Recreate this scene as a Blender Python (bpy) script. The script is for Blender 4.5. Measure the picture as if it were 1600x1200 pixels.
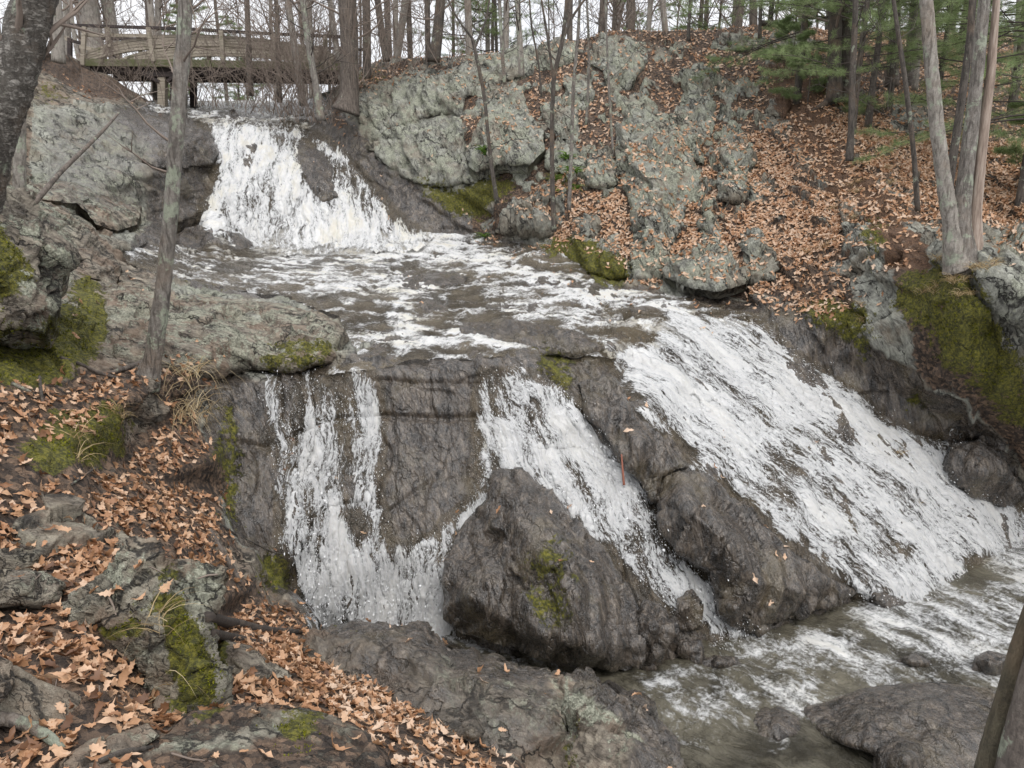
import bpy, bmesh, math, random
import numpy as np
from mathutils import Vector
from mathutils.geometry import delaunay_2d_cdt
R = math.radians
random.seed(7)
rng = np.random.default_rng(11)
for o in list(bpy.data.objects): bpy.data.objects.remove(o)
S = bpy.context.scene
COL = S.collection

# ---------------------------------------------------------------- camera, sky, sun, exposure
F = 1155.0; PITCH = R(13.2)
cp, sp = math.cos(PITCH), math.sin(PITCH)
cam = bpy.data.cameras.new('camera'); camo = bpy.data.objects.new('camera', cam); COL.objects.link(camo)
cam.sensor_width = 36; cam.lens = 36*F/1600; cam.clip_end = 1000; cam.clip_start = 0.05
camo.location = (0, 0, 0); camo.rotation_euler = (R(90)-PITCH, 0, 0)
S.camera = camo
S.view_settings.view_transform = 'Standard'; S.view_settings.look = 'None'
S.view_settings.gamma = 1; S.view_settings.use_curve_mapping = False
S.view_settings.exposure = 0.5
S.render.engine = 'CYCLES'
S.cycles.transparent_max_bounces = 12
S.cycles.max_bounces = 5; S.cycles.diffuse_bounces = 2; S.cycles.glossy_bounces = 2
SUN_EL, SUN_ROT = 52, 160
world = bpy.data.worlds.new('World'); S.world = world; world.use_nodes = True
nt = world.node_tree; nt.nodes.clear()
wo = nt.nodes.new('ShaderNodeOutputWorld'); bgn = nt.nodes.new('ShaderNodeBackground')
sky = nt.nodes.new('ShaderNodeTexSky'); sky.sky_type = 'NISHITA'; sky.sun_disc = False
sky.sun_elevation = R(SUN_EL); sky.sun_rotation = R(SUN_ROT); sky.dust_density = 4; sky.air_density = 1
# overcast: a pale even cloud layer over the physical sky
tc = nt.nodes.new('ShaderNodeTexCoord'); ns = nt.nodes.new('ShaderNodeTexNoise')
ns.inputs['Scale'].default_value = 2.2; ns.inputs['Detail'].default_value = 6
nt.links.new(tc.outputs['Generated'], ns.inputs['Vector'])
cr = nt.nodes.new('ShaderNodeValToRGB')
cr.color_ramp.elements[0].position = 0.3; cr.color_ramp.elements[0].color = (6.35, 6.45, 6.75, 1)
cr.color_ramp.elements[1].position = 0.7; cr.color_ramp.elements[1].color = (7.5, 7.5, 7.6, 1)
nt.links.new(ns.outputs['Fac'], cr.inputs['Fac'])
mx = nt.nodes.new('ShaderNodeMix'); mx.data_type = 'RGBA'; mx.inputs[0].default_value = 0.93
nt.links.new(sky.outputs['Color'], mx.inputs[6]); nt.links.new(cr.outputs['Color'], mx.inputs[7])
# an overcast sky is brightest overhead and dims towards the horizon
sep = nt.nodes.new('ShaderNodeSeparateXYZ'); nt.links.new(tc.outputs['Generated'], sep.inputs[0])
mr = nt.nodes.new('ShaderNodeMapRange'); mr.inputs[1].default_value = 0.0; mr.inputs[2].default_value = 1.0; mr.inputs[3].default_value = 0.92; mr.inputs[4].default_value = 2.1
nt.links.new(sep.outputs[2], mr.inputs[0])
vm = nt.nodes.new('ShaderNodeVectorMath'); vm.operation = 'SCALE'; nt.links.new(mx.outputs[2], vm.inputs[0]); nt.links.new(mr.outputs[0], vm.inputs['Scale'])
nt.links.new(vm.outputs[0], bgn.inputs['Color']); bgn.inputs['Strength'].default_value = 0.10
nt.links.new(bgn.outputs[0], wo.inputs[0])
sl = bpy.data.lights.new('sun', 'SUN'); slo = bpy.data.objects.new('sun', sl); COL.objects.link(slo)
sl.energy = 1.3; sl.angle = R(25); sl.color = (1, 0.97, 0.93)
slo.rotation_euler = (R(90-SUN_EL), 0, R(180-SUN_ROT))   # light comes from behind and a little left of the viewer
slo.location = (0, 0, 20)

# ---------------------------------------------------------------- pixel <-> space
def K(v): return -sp + (600-np.asarray(v, float))/F*cp
def P3(u, v, d):
    u = np.asarray(u, float); v = np.asarray(v, float); d = np.asarray(d, float)
    cx = (u-800)/F; cy = (600-v)/F
    return np.stack([cx*d, (cp+cy*sp)*d, (-sp+cy*cp)*d], -1)
def PY(u, v, Y):
    cy = (600-v)/F
    return Vector(P3(u, v, Y/(cp+cy*sp)).tolist())
def proj(P):
    P = np.asarray(P, float)
    d = P[..., 1]*cp - P[..., 2]*sp
    c = P[..., 1]*sp + P[..., 2]*cp
    d = np.where(d < 0.01, 0.01, d)
    return 800+P[..., 0]/d*F, 600-c/d*F, d

# ---------------------------------------------------------------- vector noise
_G = np.array([[1,1,0],[-1,1,0],[1,-1,0],[-1,-1,0],[1,0,1],[-1,0,1],[1,0,-1],[-1,0,-1],[0,1,1],[0,-1,1],[0,1,-1],[0,-1,-1]], float)
def _h(ix, iy, iz, seed):
    h = (ix.astype(np.int64)*73856093) ^ (iy.astype(np.int64)*19349663) ^ (iz.astype(np.int64)*83492791) ^ (seed*2654435761)
    h = (h ^ (h >> 13)) * 1274126177 & 0xffffffff
    return (h ^ (h >> 16)) & 0xffffffff
def perlin(P, seed=0):
    I = np.floor(P).astype(np.int64); f = P-I; w = f*f*f*(f*(f*6-15)+10)
    out = 0
    for dx in (0, 1):
        wx = w[:, 0] if dx else 1-w[:, 0]
        for dy in (0, 1):
            wy = w[:, 1] if dy else 1-w[:, 1]
            for dz in (0, 1):
                wz = w[:, 2] if dz else 1-w[:, 2]
                g = _G[_h(I[:, 0]+dx, I[:, 1]+dy, I[:, 2]+dz, seed) % 12]
                out = out + wx*wy*wz*(g[:, 0]*(f[:, 0]-dx)+g[:, 1]*(f[:, 1]-dy)+g[:, 2]*(f[:, 2]-dz))
    return out
def fbm(P, oct=4, seed=0, ridged=False):
    a = 1.0; s = 0; n = 0
    for i in range(oct):
        x = perlin(P*(2.03**i)+i*7.3, seed+i)
        if ridged: x = 1-2*np.abs(x)*1.6
        s = s + a*x; n += a; a *= 0.5
    return s/n
def cells(P, seed=0):
    I = np.floor(P).astype(np.int64)
    b1 = np.full(len(P), 9.0); b2 = np.full(len(P), 9.0); idv = np.zeros(len(P), np.int64); off = np.zeros_like(P)
    for dx in (-1, 0, 1):
        for dy in (-1, 0, 1):
            for dz in (-1, 0, 1):
                a, b, c = I[:, 0]+dx, I[:, 1]+dy, I[:, 2]+dz
                h = _h(a, b, c, seed)
                C = np.stack([a+(h & 1023)/1023., b+((h >> 10) & 1023)/1023., c+((h >> 20) & 1023)/1023.], -1)
                D = P-C; dd = (D*D).sum(1)
                m = dd < b1
                b2 = np.where(m, b1, np.minimum(b2, dd)); b1 = np.where(m, dd, b1)
                idv = np.where(m, h, idv); off[m] = D[m]
    r = lambda k: ((idv*k) % 1009)/1009.-.5
    return r(1), off[:, 0]*r(3)+off[:, 1]*r(7)+off[:, 2]*r(13), np.sqrt(b2)-np.sqrt(b1)
def terrace(P, n, th, seed):
    """overlapping slabs: a slow ramp, then a sharp step, along the bedding normal n"""
    n = np.array(n, float); n /= np.linalg.norm(n)
    t = P@n/th + .9*fbm(P*.8, 2, seed) + .25*fbm(P*3.1, 2, seed+1)
    k = np.floor(t); f = t-k; r = ((k.astype(np.int64)*7919+seed*131) % 97)/97.
    edge = np.clip(f/.10, 0, 1)
    return (1-f)*edge*(.35+.9*r)
def rock_disp(P, block=0.55, amp=0.06, aniso=((1,0,0),(0,1,0),(0,0,1)), seed=3, crack=0.03, bed=(.3,.1,.9), th=.3, fine=1.0):
    A = np.array(aniso, float); Q = P @ A.T
    Qw = Q + 0.16*np.stack([fbm(P*1.5, 2, seed+5), fbm(P*1.5, 2, seed+6), fbm(P*1.5, 2, seed+7)], -1)
    c, t, e = cells(Qw/block, seed)
    c2, t2, e2 = cells(Qw/(block*.3), seed+1)
    d = amp*(c*1.5+t*1.9) + fine*amp*.42*(c2+1.7*t2) + fine*amp*0.2*fbm(P*4, 4, seed+2)
    d += amp*1.5*terrace(P, bed, th, seed+11) + fine*amp*.55*terrace(P, bed, th*.31, seed+12)
    d -= crack*.45*np.exp(-(e/0.025)**2)*(fbm(P*1.3, 2, seed+21) > -.05)
    return d

# ---------------------------------------------------------------- pixel grids for depth and ground cover
G0U, G0V, GS = -300, -60, 3.0
GU = np.arange(G0U, 1901, GS); GV = np.arange(G0V, 1431, GS)
UU, VV = np.meshgrid(GU, GV)
def sample(img, u, v):
    x = np.clip((np.asarray(u)-G0U)/GS, 0, len(GU)-1.001); y = np.clip((np.asarray(v)-G0V)/GS, 0, len(GV)-1.001)
    i = x.astype(int); j = y.astype(int); a = x-i; b = y-j
    return (img[j, i]*(1-a)+img[j, i+1]*a)*(1-b)+(img[j+1, i]*(1-a)+img[j+1, i+1]*a)*b
def blur(img, s):
    if s <= 0: return img
    r = int(3*s)+1; k = np.exp(-0.5*(np.arange(-r, r+1)/s)**2); k /= k.sum()
    p = np.pad(img, r, mode='edge')
    p = np.apply_along_axis(lambda m: np.convolve(m, k, 'valid'), 0, p)
    return np.apply_along_axis(lambda m: np.convolve(m, k, 'valid'), 1, p)
def inpoly(u, v, poly):
    r = np.zeros(np.shape(u), bool); n = len(poly)
    for i in range(n):
        x1, y1 = poly[i][:2]; x2, y2 = poly[(i+1) % n][:2]
        if y1 == y2: continue
        c = ((y1 > v) != (y2 > v)) & (u < (x2-x1)*(v-y1)/(y2-y1)+x1)
        r ^= c
    return r
def segdist(u, v, pts):
    best = np.full(np.shape(u), 1e9)
    for (x1, y1), (x2, y2) in zip(pts[:-1], pts[1:]):
        dx, dy = x2-x1, y2-y1; L = dx*dx+dy*dy+1e-9
        t = np.clip(((u-x1)*dx+(v-y1)*dy)/L, 0, 1)
        best = np.minimum(best, np.hypot(u-x1-t*dx, v-y1-t*dy))
    return best
def tin(pts, uu, vv, edges=()):
    """inverse depth, linear over the triangles of the control points"""
    co = [Vector((p[0], p[1])) for p in pts]
    r = delaunay_2d_cdt(co, list(edges), [], 0, 0.01)
    vs, tris, src = r[0], r[2], r[3]
    val = []
    for k, s in enumerate(src):
        if len(s): val.append(1.0/pts[s[0]][2])
        else:
            dd = [((vs[k].x-p[0])**2+(vs[k].y-p[1])**2, p[2]) for p in pts]; dd.sort(); w = [(1/(q[0]+1), 1/q[1]) for q in dd[:3]]
            val.append(sum(a*b for a, b in w)/sum(a for a, b in w))
    out = np.full(uu.shape, np.nan)
    flat = uu.ndim == 1
    for t in tris:
        (x1, y1), (x2, y2), (x3, y3) = [(vs[i].x, vs[i].y) for i in t]; a, b, c = [val[i] for i in t]
        det = (y2-y3)*(x1-x3)+(x3-x2)*(y1-y3)
        if abs(det) < 1e-6: continue
        if flat:
            m = np.nonzero((uu >= min(x1,x2,x3)-.01) & (uu <= max(x1,x2,x3)+.01) & (vv >= min(y1,y2,y3)-.01) & (vv <= max(y1,y2,y3)+.01))[0]
            if not len(m): continue
            U, V = uu[m], vv[m]
        else:
            i0 = max(int((min(x1,x2,x3)-G0U)/GS)-1, 0); i1 = int((max(x1,x2,x3)-G0U)/GS)+2
            j0 = max(int((min(y1,y2,y3)-G0V)/GS)-1, 0); j1 = int((max(y1,y2,y3)-G0V)/GS)+2
            U, V = uu[j0:j1, i0:i1], vv[j0:j1, i0:i1]
        l1 = ((y2-y3)*(U-x3)+(x3-x2)*(V-y3))/det; l2 = ((y3-y1)*(U-x3)+(x1-x3)*(V-y3))/det; l3 = 1-l1-l2
        ok = (l1 >= -1e-3) & (l2 >= -1e-3) & (l3 >= -1e-3); w = l1*a+l2*b+l3*c
        if flat: out[m[ok]] = w[ok]
        else:
            blk = out[j0:j1, i0:i1]; blk[ok] = w[ok]
    return out

# ---------------------------------------------------------------- ground shape: surveyed points (pixel column, row, distance)
ZP = -4.62
T = []
for (u, v) in [(1000,1430),(1300,1430),(1900,1430),(920,1200),(1250,1200),(1600,1200),(1900,1200),(820,1090),(1100,1080),(1350,1060),(1600,1040),(1900,1000),
               (500,985),(600,990),(700,1005),(800,1040),(900,1055),(1000,1050),(1100,1030),(1180,1000),(1330,950),(1450,945),(1530,900),(1600,850),(1900,780),
               (1900,880),(1600,930)]:
    T.append((u, v, (ZP-0.12)/float(K(v))))
T += [ # lip of the lower step and the face below it
 (340,603,8.5),(400,597,8.75),(450,592,8.9),(560,577,9.15),(650,564,9.3),(750,554,9.4),(820,554,9.5),(870,590,9.35),(960,620,9.6),(945,548,10.1),
 (340,622,8.25),(450,606,8.75),(560,590,9.0),(650,578,9.15),(750,568,9.25),
 (350,760,8.05),(420,900,7.95),(500,800,8.5),(600,800,8.6),(750,780,8.65),(600,660,9.0),(450,690,8.6),(460,920,8.25),(640,860,8.45),(700,900,8.3),
 (850,700,8.85),(950,800,8.6),(1050,900,8.4),(1130,970,8.3),(900,640,9.1),(780,650,9.1),
 (1000,650,9.2),(1060,720,8.95),(1040,780,8.85),(910,640,9.05),(930,660,9.15),(940,700,9.1),
 (1000,500,10.9),(1060,503,11.1),(1110,508,11.2),(1180,515,11.3),(1080,700,9.3),(1160,765,9.1),(1230,830,8.95),(1310,900,8.85),
 (1250,570,11),(1350,630,10.8),(1420,680,10.7),(1510,690,10.8),(1530,770,10.6),(1600,800,10.9),(1300,720,9.9),(1400,800,9.7),(1200,640,10.2),
 # right wet bank and mossy bank
 (1200,500,11.4),(1300,560,11),(1400,610,10.7),(1500,660,10.5),(1570,700,10.4),(1600,760,10.6),
 (1200,465,11.8),(1300,500,10.9),(1400,520,10.3),(1450,480,9.7),(1505,432,9.15),(1500,490,9.15),(1500,560,9.5),(1600,650,9.8),(1600,560,9.3),(1560,480,9.2),(1610,415,9.0),
 (1500,395,9.5),(1550,400,9.25),(1420,440,10.3),(1900,700,9.5),(1900,480,7.8),(1530,350,9.9),(1620,390,10.6),(1570,355,12.5),(1530,320,13.5),
 # hillside
 (640,372,17.8),(700,372,17.8),(760,372,17.5),(800,385,16.8),(900,412,15.0),(950,440,13.9),(1010,447,13.5),(1060,457,12.9),(1150,467,12.2),
 (560,200,20),(560,150,21),(540,160,21.5),(650,300,18.5),(600,250,19.2),(700,200,19.3),(730,120,20.2),(700,95,21),(600,92,22),(800,85,21),(900,70,20.5),
 (950,52,20.5),(1100,50,20),(1200,42,20),(1250,55,19.5),(1300,100,17),
 (800,250,17.3),(900,300,16),(950,200,17.5),(1000,350,14.6),(1050,250,16),(1100,150,18),(1100,400,13.4),(1200,400,12.7),(1200,300,14.3),(1200,200,16.3),
 (1300,400,12),(1300,300,13.5),(1350,250,13.6),(1400,330,12),(1300,200,15.3),(1400,200,15.5),(1450,250,15),(1500,280,14.5),(1450,150,19),(1550,150,19),
 (1600,250,15.5),(1450,80,26),(1600,80,26),(1350,100,19),(1300,55,24),(1900,60,24),(1900,200,17),(1900,320,13),(1450,400,10.6),(1250,460,11.8),(1330,490,11),
 (800,330,16.6),(870,370,15.8),(740,300,17.6),(1380,160,17.5),
 # upper fall and the stream above it
 (330,207,20.8),(400,201,21),(460,210,21),(530,237,20.3),(575,290,19.3),(620,350,18.2),(300,385,18.0),(400,394,18.2),(500,394,18),(600,382,18),
 (400,300,19.0),(480,300,19.3),(480,240,20.3),(330,290,19.2),
 (250,166,24),(350,168,24),(450,172,23.5),(300,158,28),(400,158,28),(500,158,26),(530,150,24),(500,190,21.5),(330,190,21.8),(460,190,21.9),(230,157,25),
 # left wall and bank
 (330,330,18.4),(240,345,16.5),(200,190,18.5),(240,184,20),(300,200,20.3),(100,168,17.2),(50,172,16.3),(0,180,15),(-300,150,12),(50,290,13.5),(150,290,15),(250,260,17),
 (120,350,12.5),(60,95,19),(100,84,22),(130,100,24.5),(170,120,24),(200,142,23),(0,60,17),(-300,30,13),
 (200,390,13.5),(260,400,14),(330,400,16.0),(180,440,10.5),(300,440,12.3),(400,450,12.9),(230,365,15),
 (500,430,14.7),(600,420,15.5),(700,400,16.5),(800,430,14.5),(700,450,13.6),(850,470,12.6),(950,480,12.2),(600,480,12.2),(500,470,12.4),(650,500,11.3),
 (750,510,10.9),(850,510,10.9),(600,530,10.4),(700,540,10.0),(900,440,13.9),(1050,475,12),(1120,485,11.8),
 (400,560,9.6),(450,520,10.4),(300,520,9.4),(380,500,10.6),
 (160,450,9.5),(160,540,7.8),(240,590,7.4),(300,592,7.9),(100,520,7.2),(0,540,6.2),(100,440,9),(0,440,7.2),(50,420,8.5),(0,300,9.5),(-300,300,7),(-300,540,4.8),(60,330,11),
 # left bank
 (0,620,5.2),(100,620,5.9),(200,625,6.6),(205,660,7.1),(195,720,6.6),(190,640,6.4),(150,740,5.7),(255,655,7.5),(285,650,7.9),(310,640,8.1),(330,720,7.5),(240,750,6.6),(345,830,7.1),
 (400,920,6.9),(480,975,6.9),(360,960,6.2),(420,1000,5.8),(370,830,7.9),(345,700,8.1),(425,925,7.7),
 (0,700,4.8),(100,700,5.2),(0,800,4.3),(150,800,4.9),(250,850,5.2),(0,900,3.9),(150,950,3.9),(300,950,4.8),(0,1000,3.4),(150,1060,3.3),(250,1100,3.5),
 (0,1200,2.7),(200,1200,2.8),(400,1200,3.0),(400,1100,3.8),(350,1050,4.2),(450,1050,4.8),(560,1100,4.4),(650,1150,4.2),(790,1205,4.0),(600,1200,3.4),
 (-300,700,3.8),(-300,1000,2.6),(-300,1430,1.9),(200,1430,2.1),(500,1430,2.3),(800,1430,2.9)]
CREST = [(-300,30),(0,60),(60,82),(100,84),(130,98),(170,118),(200,138),(232,157),(300,158),(400,158),(470,156),(520,140),(560,110),(600,92),(700,90),(800,82),(900,66),(950,50),(1100,48),(1200,40),(1250,40),(1300,50),(1450,50),(1600,52),(1900,40)]
CREST_D = [13,17,18.5,22,24.5,24,24,26,30,30,27,24,23,22,21,21,20.5,20.5,20,20,20,24,28,28,26]
for (u, v), d in zip(CREST, CREST_D):
    T.append((u, v-1, d)); T.append((u, -60, d))
DI = tin(T, UU, VV)
m = np.isnan(DI); DI[m] = np.nanmean(DI)
D = 1/blur(DI, 1.6)
crest = lambda u: np.interp(u, [c[0] for c in CREST], [c[1] for c in CREST])
def Dat(u, v): return sample(D, u, v)

# ---------------------------------------------------------------- ground cover maps
def cover(polys, soft=2.0, base=None):
    img = np.zeros_like(UU) if base is None else base
    for p in polys:
        val = 1.0
        if isinstance(p, tuple): val, p = p
        if val >= 0: img = np.maximum(img, inpoly(UU, VV, p)*val)
        else: img = np.where(inpoly(UU, VV, p), -1-val, img)   # negative: resets to (-1-val)
    return blur(img, soft)
ROCKY = cover([[(560,120),(740,95),(960,75),(1200,70),(1190,150),(1180,320),(1210,440),(1040,450),(870,400),(740,330),(640,300)], (.45,[(1200,40),(1600,60),(1600,450),(1200,450)]), (.8,[(1300,330),(1420,330),(1420,480),(1300,480)])], 12)
def strokes(img, lst, soft=1.0):
    for w, val, pts in lst:
        d = segdist(UU, VV, pts); img = np.maximum(img, val*np.clip((w-d)/(w*.6+1), 0, 1))
    return blur(img, soft) if soft else img
LEAF = cover([
 [(-300,60),(0,60),(100,85),(180,125),(230,150),(150,155),(60,110),(0,100),(-300,90)],
 [(600,95),(700,90),(800,82),(740,105),(680,112),(620,125),(560,150),(540,170),(530,200),(560,190),(545,210),(520,200),(520,150),(570,110)],
 [(730,120),(760,140),(840,115),(840,75),(900,50),(960,30),(1100,30),(1200,25),(1330,30),(1600,30),(1900,30),(1900,420),(1600,400),(1560,370),(1530,350),(1500,380),(1440,340),(1400,420),(1330,440),(1380,470),(1300,480),(1290,500),(1240,490),(1200,470),(1150,460),(1060,440),(1000,440),(940,390),(870,375),(800,300),(770,300),(740,270),(725,200),(700,160)],
 (0.8, [(740,300),(800,280),(900,290),(960,330),(1000,420),(940,390),(900,370),(870,370),(780,380),(740,370),(730,330)]),
 [(1420,520),(1445,515),(1500,580),(1560,620),(1600,630),(1600,690),(1560,670),(1500,610),(1430,570)],
 [(1080,470),(1120,440),(1200,470),(1140,462)],
 [(240,600),(260,560),(330,545),(345,570),(340,600),(300,605),(290,640),(270,640)],
 [(250,650),(290,640),(310,690),(345,730),(340,800),(350,850),(360,900),(420,950),(480,970),(470,990),(560,1060),(640,1100),(700,1140),(800,1190),(860,1240),(860,1430),(-300,1430),(-300,690),(0,690),(80,740),(190,740),(200,690)],
 (0.75, [(-300,600),(60,610),(150,590),(230,590),(220,620),(160,640),(120,690),(0,690),(-300,680)]),
 (0.6, [(190,420),(225,430),(220,450),(200,455)]),
], 3.2)
LEAF = np.clip(LEAF - cover([(0.6, [(1205,110),(1260,110),(1330,250),(1440,340),(1470,400),(1400,380),(1300,300),(1200,200)]),
 (0.75,[(0,700),(180,720),(150,760),(60,780),(0,770)]), (0.5,[(250,1130),(600,1130),(850,1200),(850,1430),(150,1430),(150,1180)]),(0.7,[(1380,420),(1480,430),(1600,640),(1500,600),(1440,520)])], 3), 0, 1)
NEEDLE = .8*cover([[(1190,90),(1260,90),(1300,150),(1330,240),(1420,320),(1475,400),(1450,460),(1390,450),(1340,330),(1290,310),(1230,220),(1195,150)]], 5)
MOSS = cover([
 [(640,275),(700,295),(750,300),(755,350),(700,330),(660,300)], [(745,285),(800,270),(810,300),(770,315),(745,310)],
 [(840,375),(900,372),(980,400),(985,440),(920,440),(850,400)], (0.9,[(850,265),(900,270),(900,300),(860,300)]), (0.7,[(270,440),(380,450),(380,465),(280,460)]),
 (0.74,[(1405,430),(1460,415),(1520,420),(1560,500),(1610,600),(1620,680),(1560,650),(1520,590),(1440,520),(1390,480)]),
 (0.8,[(1240,475),(1300,470),(1370,470),(1370,510),(1300,520),(1240,500)]), (0.85,[(1415,612),(1450,612),(1455,650),(1420,650)]),
 (0.7,[(1310,520),(1370,520),(1390,560),(1340,560)]), (0.8,[(1350,340),(1385,345),(1385,400),(1350,400)]),
 (0.9,[(-300,500),(0,520),(60,520),(100,480),(110,440),(140,430),(170,490),(160,560),(100,590),(40,610),(-300,640)]),
 (0.9,[(60,680),(110,660),(190,620),(200,660),(190,720),(150,730),(80,730),(20,700)]),
 (0.8,[(330,620),(358,640),(360,700),(345,720),(365,790),(380,830),(350,830),(335,720)]), (0.6,[(370,870),(420,870),(450,920),(400,910)]),
 (0.8,[(825,530),(880,550),(905,600),(890,620),(860,590)]), (0.48,[(830,850),(870,830),(905,850),(910,960),(850,990),(810,960)]),
 (0.7,[(40,110),(110,150),(150,160),(60,165)]), (0.8,[(160,155),(225,155),(230,168),(165,168)]), (0.7,[(540,110),(620,95),(590,130),(545,150)]),
 (0.75,[(-20,330),(22,345),(48,390),(42,440),(20,490),(-20,500),(-140,440),(-140,330)]), (.8,[(338,690),(362,700),(378,770),(372,840),(350,830),(340,760)]), (.75,[(380,860),(440,870),(460,920),(430,940),(390,905)]),
 (0.7,[(430,540),(530,520),(520,570),(470,580),(390,575)]),
 (1.0,[(255,930),(290,930),(330,980),(350,1050),(350,1095),(280,1100),(270,1020)]), (0.8,[(150,960),(220,950),(240,980),(190,1010)]),
 (0.7,[(240,890),(270,880),(300,930),(265,940)]), (0.8,[(400,1130),(500,1120),(520,1150),(470,1180),(420,1170)]),
 (0.8,[(500,975),(600,970),(570,985),(500,990)]), (0.7,[(880,1090),(900,1130),(910,1200),(880,1200)]),
 (0.5,[(1240,80),(1290,90),(1400,180),(1300,180)]), (0.5,[(930,440),(960,440),(1000,460),(960,470)]),
], 4.5)
MOSS = np.clip(MOSS*1.15, 0, 1)
SOIL = cover([[(230,1140),(420,1150),(600,1120),(800,1190),(880,1250),(880,1430),(100,1430),(160,1200)], [(0,695),(190,715),(170,760),(60,785),(0,775)], (.9,[(-300,560),(0,600),(120,580),(220,600),(200,640),(190,740),(0,700),(-300,700)]), (.9,[(1380,420),(1480,430),(1600,600),(1640,760),(1500,600),(1440,540)])], 4)
WET = cover([
 [(160,160),(330,190),(340,330),(330,400),(260,400),(200,380),(240,340),(250,250),(225,200)],
 [(500,210),(560,200),(590,250),(650,290),(720,330),(760,370),(820,380),(880,400),(960,445),(1060,462),(1160,470),(1260,490),(1330,520),(1420,560),(1480,610),(1570,680),(1610,740),(1900,760),(1900,1430),(880,1430),(1000,1150),(900,1080),(800,1040),(600,985),(480,985),(360,830),(320,700),(300,610),(340,600),(520,580),(600,540),(500,480),(380,470),(260,450),(200,400),(330,390),(340,190),(460,180)],
 [(200,160),(560,150),(540,200),(330,195)],
 (0.45,[(60,170),(240,180),(330,210),(250,260),(240,340),(130,340),(60,290)]),
 (0.5,[(460,1000),(640,980),(800,1040),(880,1060),(900,1200),(700,1200),(560,1080)]),
], 3)
LICH = cover([
 [(560,120),(760,120),(760,290),(640,290),(560,200)], [(730,60),(1200,50),(1180,310),(1080,430),(980,440),(960,330),(870,300),(740,270)],
 [(40,280),(220,280),(220,360),(60,345)], [(-100,280),(105,280),(105,530),(-100,530)], (0.8,[(160,440),(530,470),(530,570),(300,580),(160,560)]),
 (0.8,[(0,790),(210,800),(355,880),(350,960),(280,930),(100,930),(0,880)]), (0.6,[(200,1000),(560,1100),(560,1200),(150,1200)]), (0.7,[(640,970),(1050,1040),(1060,1200),(860,1200),(700,1080)]),
 (0.6,[(40,165),(240,180),(220,300),(60,290)]), (0.7,[(1030,380),(1200,380),(1200,460),(1030,450)]),
 (0.8,[(1500,360),(1620,400),(1620,520),(1560,480)]),
], 3)
FOAM = np.zeros_like(UU)
FOAM = cover([
 (0.82,[(322,200),(345,198),(400,200),(460,208),(500,225),(540,245),(575,290),(610,340),(645,372),(600,390),(480,398),(390,392),(310,372),(320,330),(348,280),(335,240)]),
 (0.36,[(405,545),(445,600),(480,590),(545,600),(545,760),(440,800),(415,700)]),
 (-1.12,[(455,220),(500,228),(512,270),(500,310),(480,290),(462,255)]), (-1.5,[(500,240),(545,262),(570,310),(590,350),(530,310)]),
 (0.83,[(1050,490),(1110,508),(1180,512),(1215,540),(1260,572),(1330,625),(1380,660),(1420,690),(1480,680),(1510,692),(1500,720),(1480,740),(1530,775),(1570,785),(1600,800),(1640,850),(1600,850),(1520,870),(1450,930),(1400,945),(1310,900),(1240,850),(1170,780),(1110,740),(1060,690),(1010,620),(950,550),(1010,545)]),
 (-1.55,[(1180,690),(1230,720),(1330,800),(1400,850),(1370,880),(1270,840),(1200,770)]),
 (-1.3,[(1390,850),(1425,855),(1410,880),(1385,870)]),
 (-1.7,[(1250,760),(1330,820),(1300,850),(1220,800)]), (-1.75,[(1020,560),(1120,600),(1180,660),(1100,660)]), (-1.55,[(1130,520),(1200,560),(1230,600),(1180,600)]),
 (0.77,[(778,590),(800,575),(850,590),(880,620),(905,650),(950,690),(985,740),(1015,790),(1035,830),(1060,870),(1085,895),(1120,905),(1120,960),(1180,990),(1130,1010),(1080,975),(1030,935),(985,905),(960,860),(900,805),(860,765),(830,740),(780,735),(770,680)]),
 (-1.3,[(815,625),(850,620),(860,650),(870,700),(835,690)]), (-1.45,[(860,720),(910,740),(950,800),(920,790)]),
 (0.84,[(560,850),(576,800),(592,760),(590,850),(650,855),(690,880),(690,960),(690,1000),(600,990),(500,975),(465,910),(445,860),(440,805),(462,770),(485,830),(510,760),(530,825)]), (0.72,[(553,582),(580,585),(590,640),(592,800),(545,800),(562,720),(545,640)]), (0.56,[(432,700),(470,665),(520,675),(540,800),(440,810)]),
 (-1.4,[(590,845),(640,850),(680,880),(650,910),(610,880)]), 
], 1.2)
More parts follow.
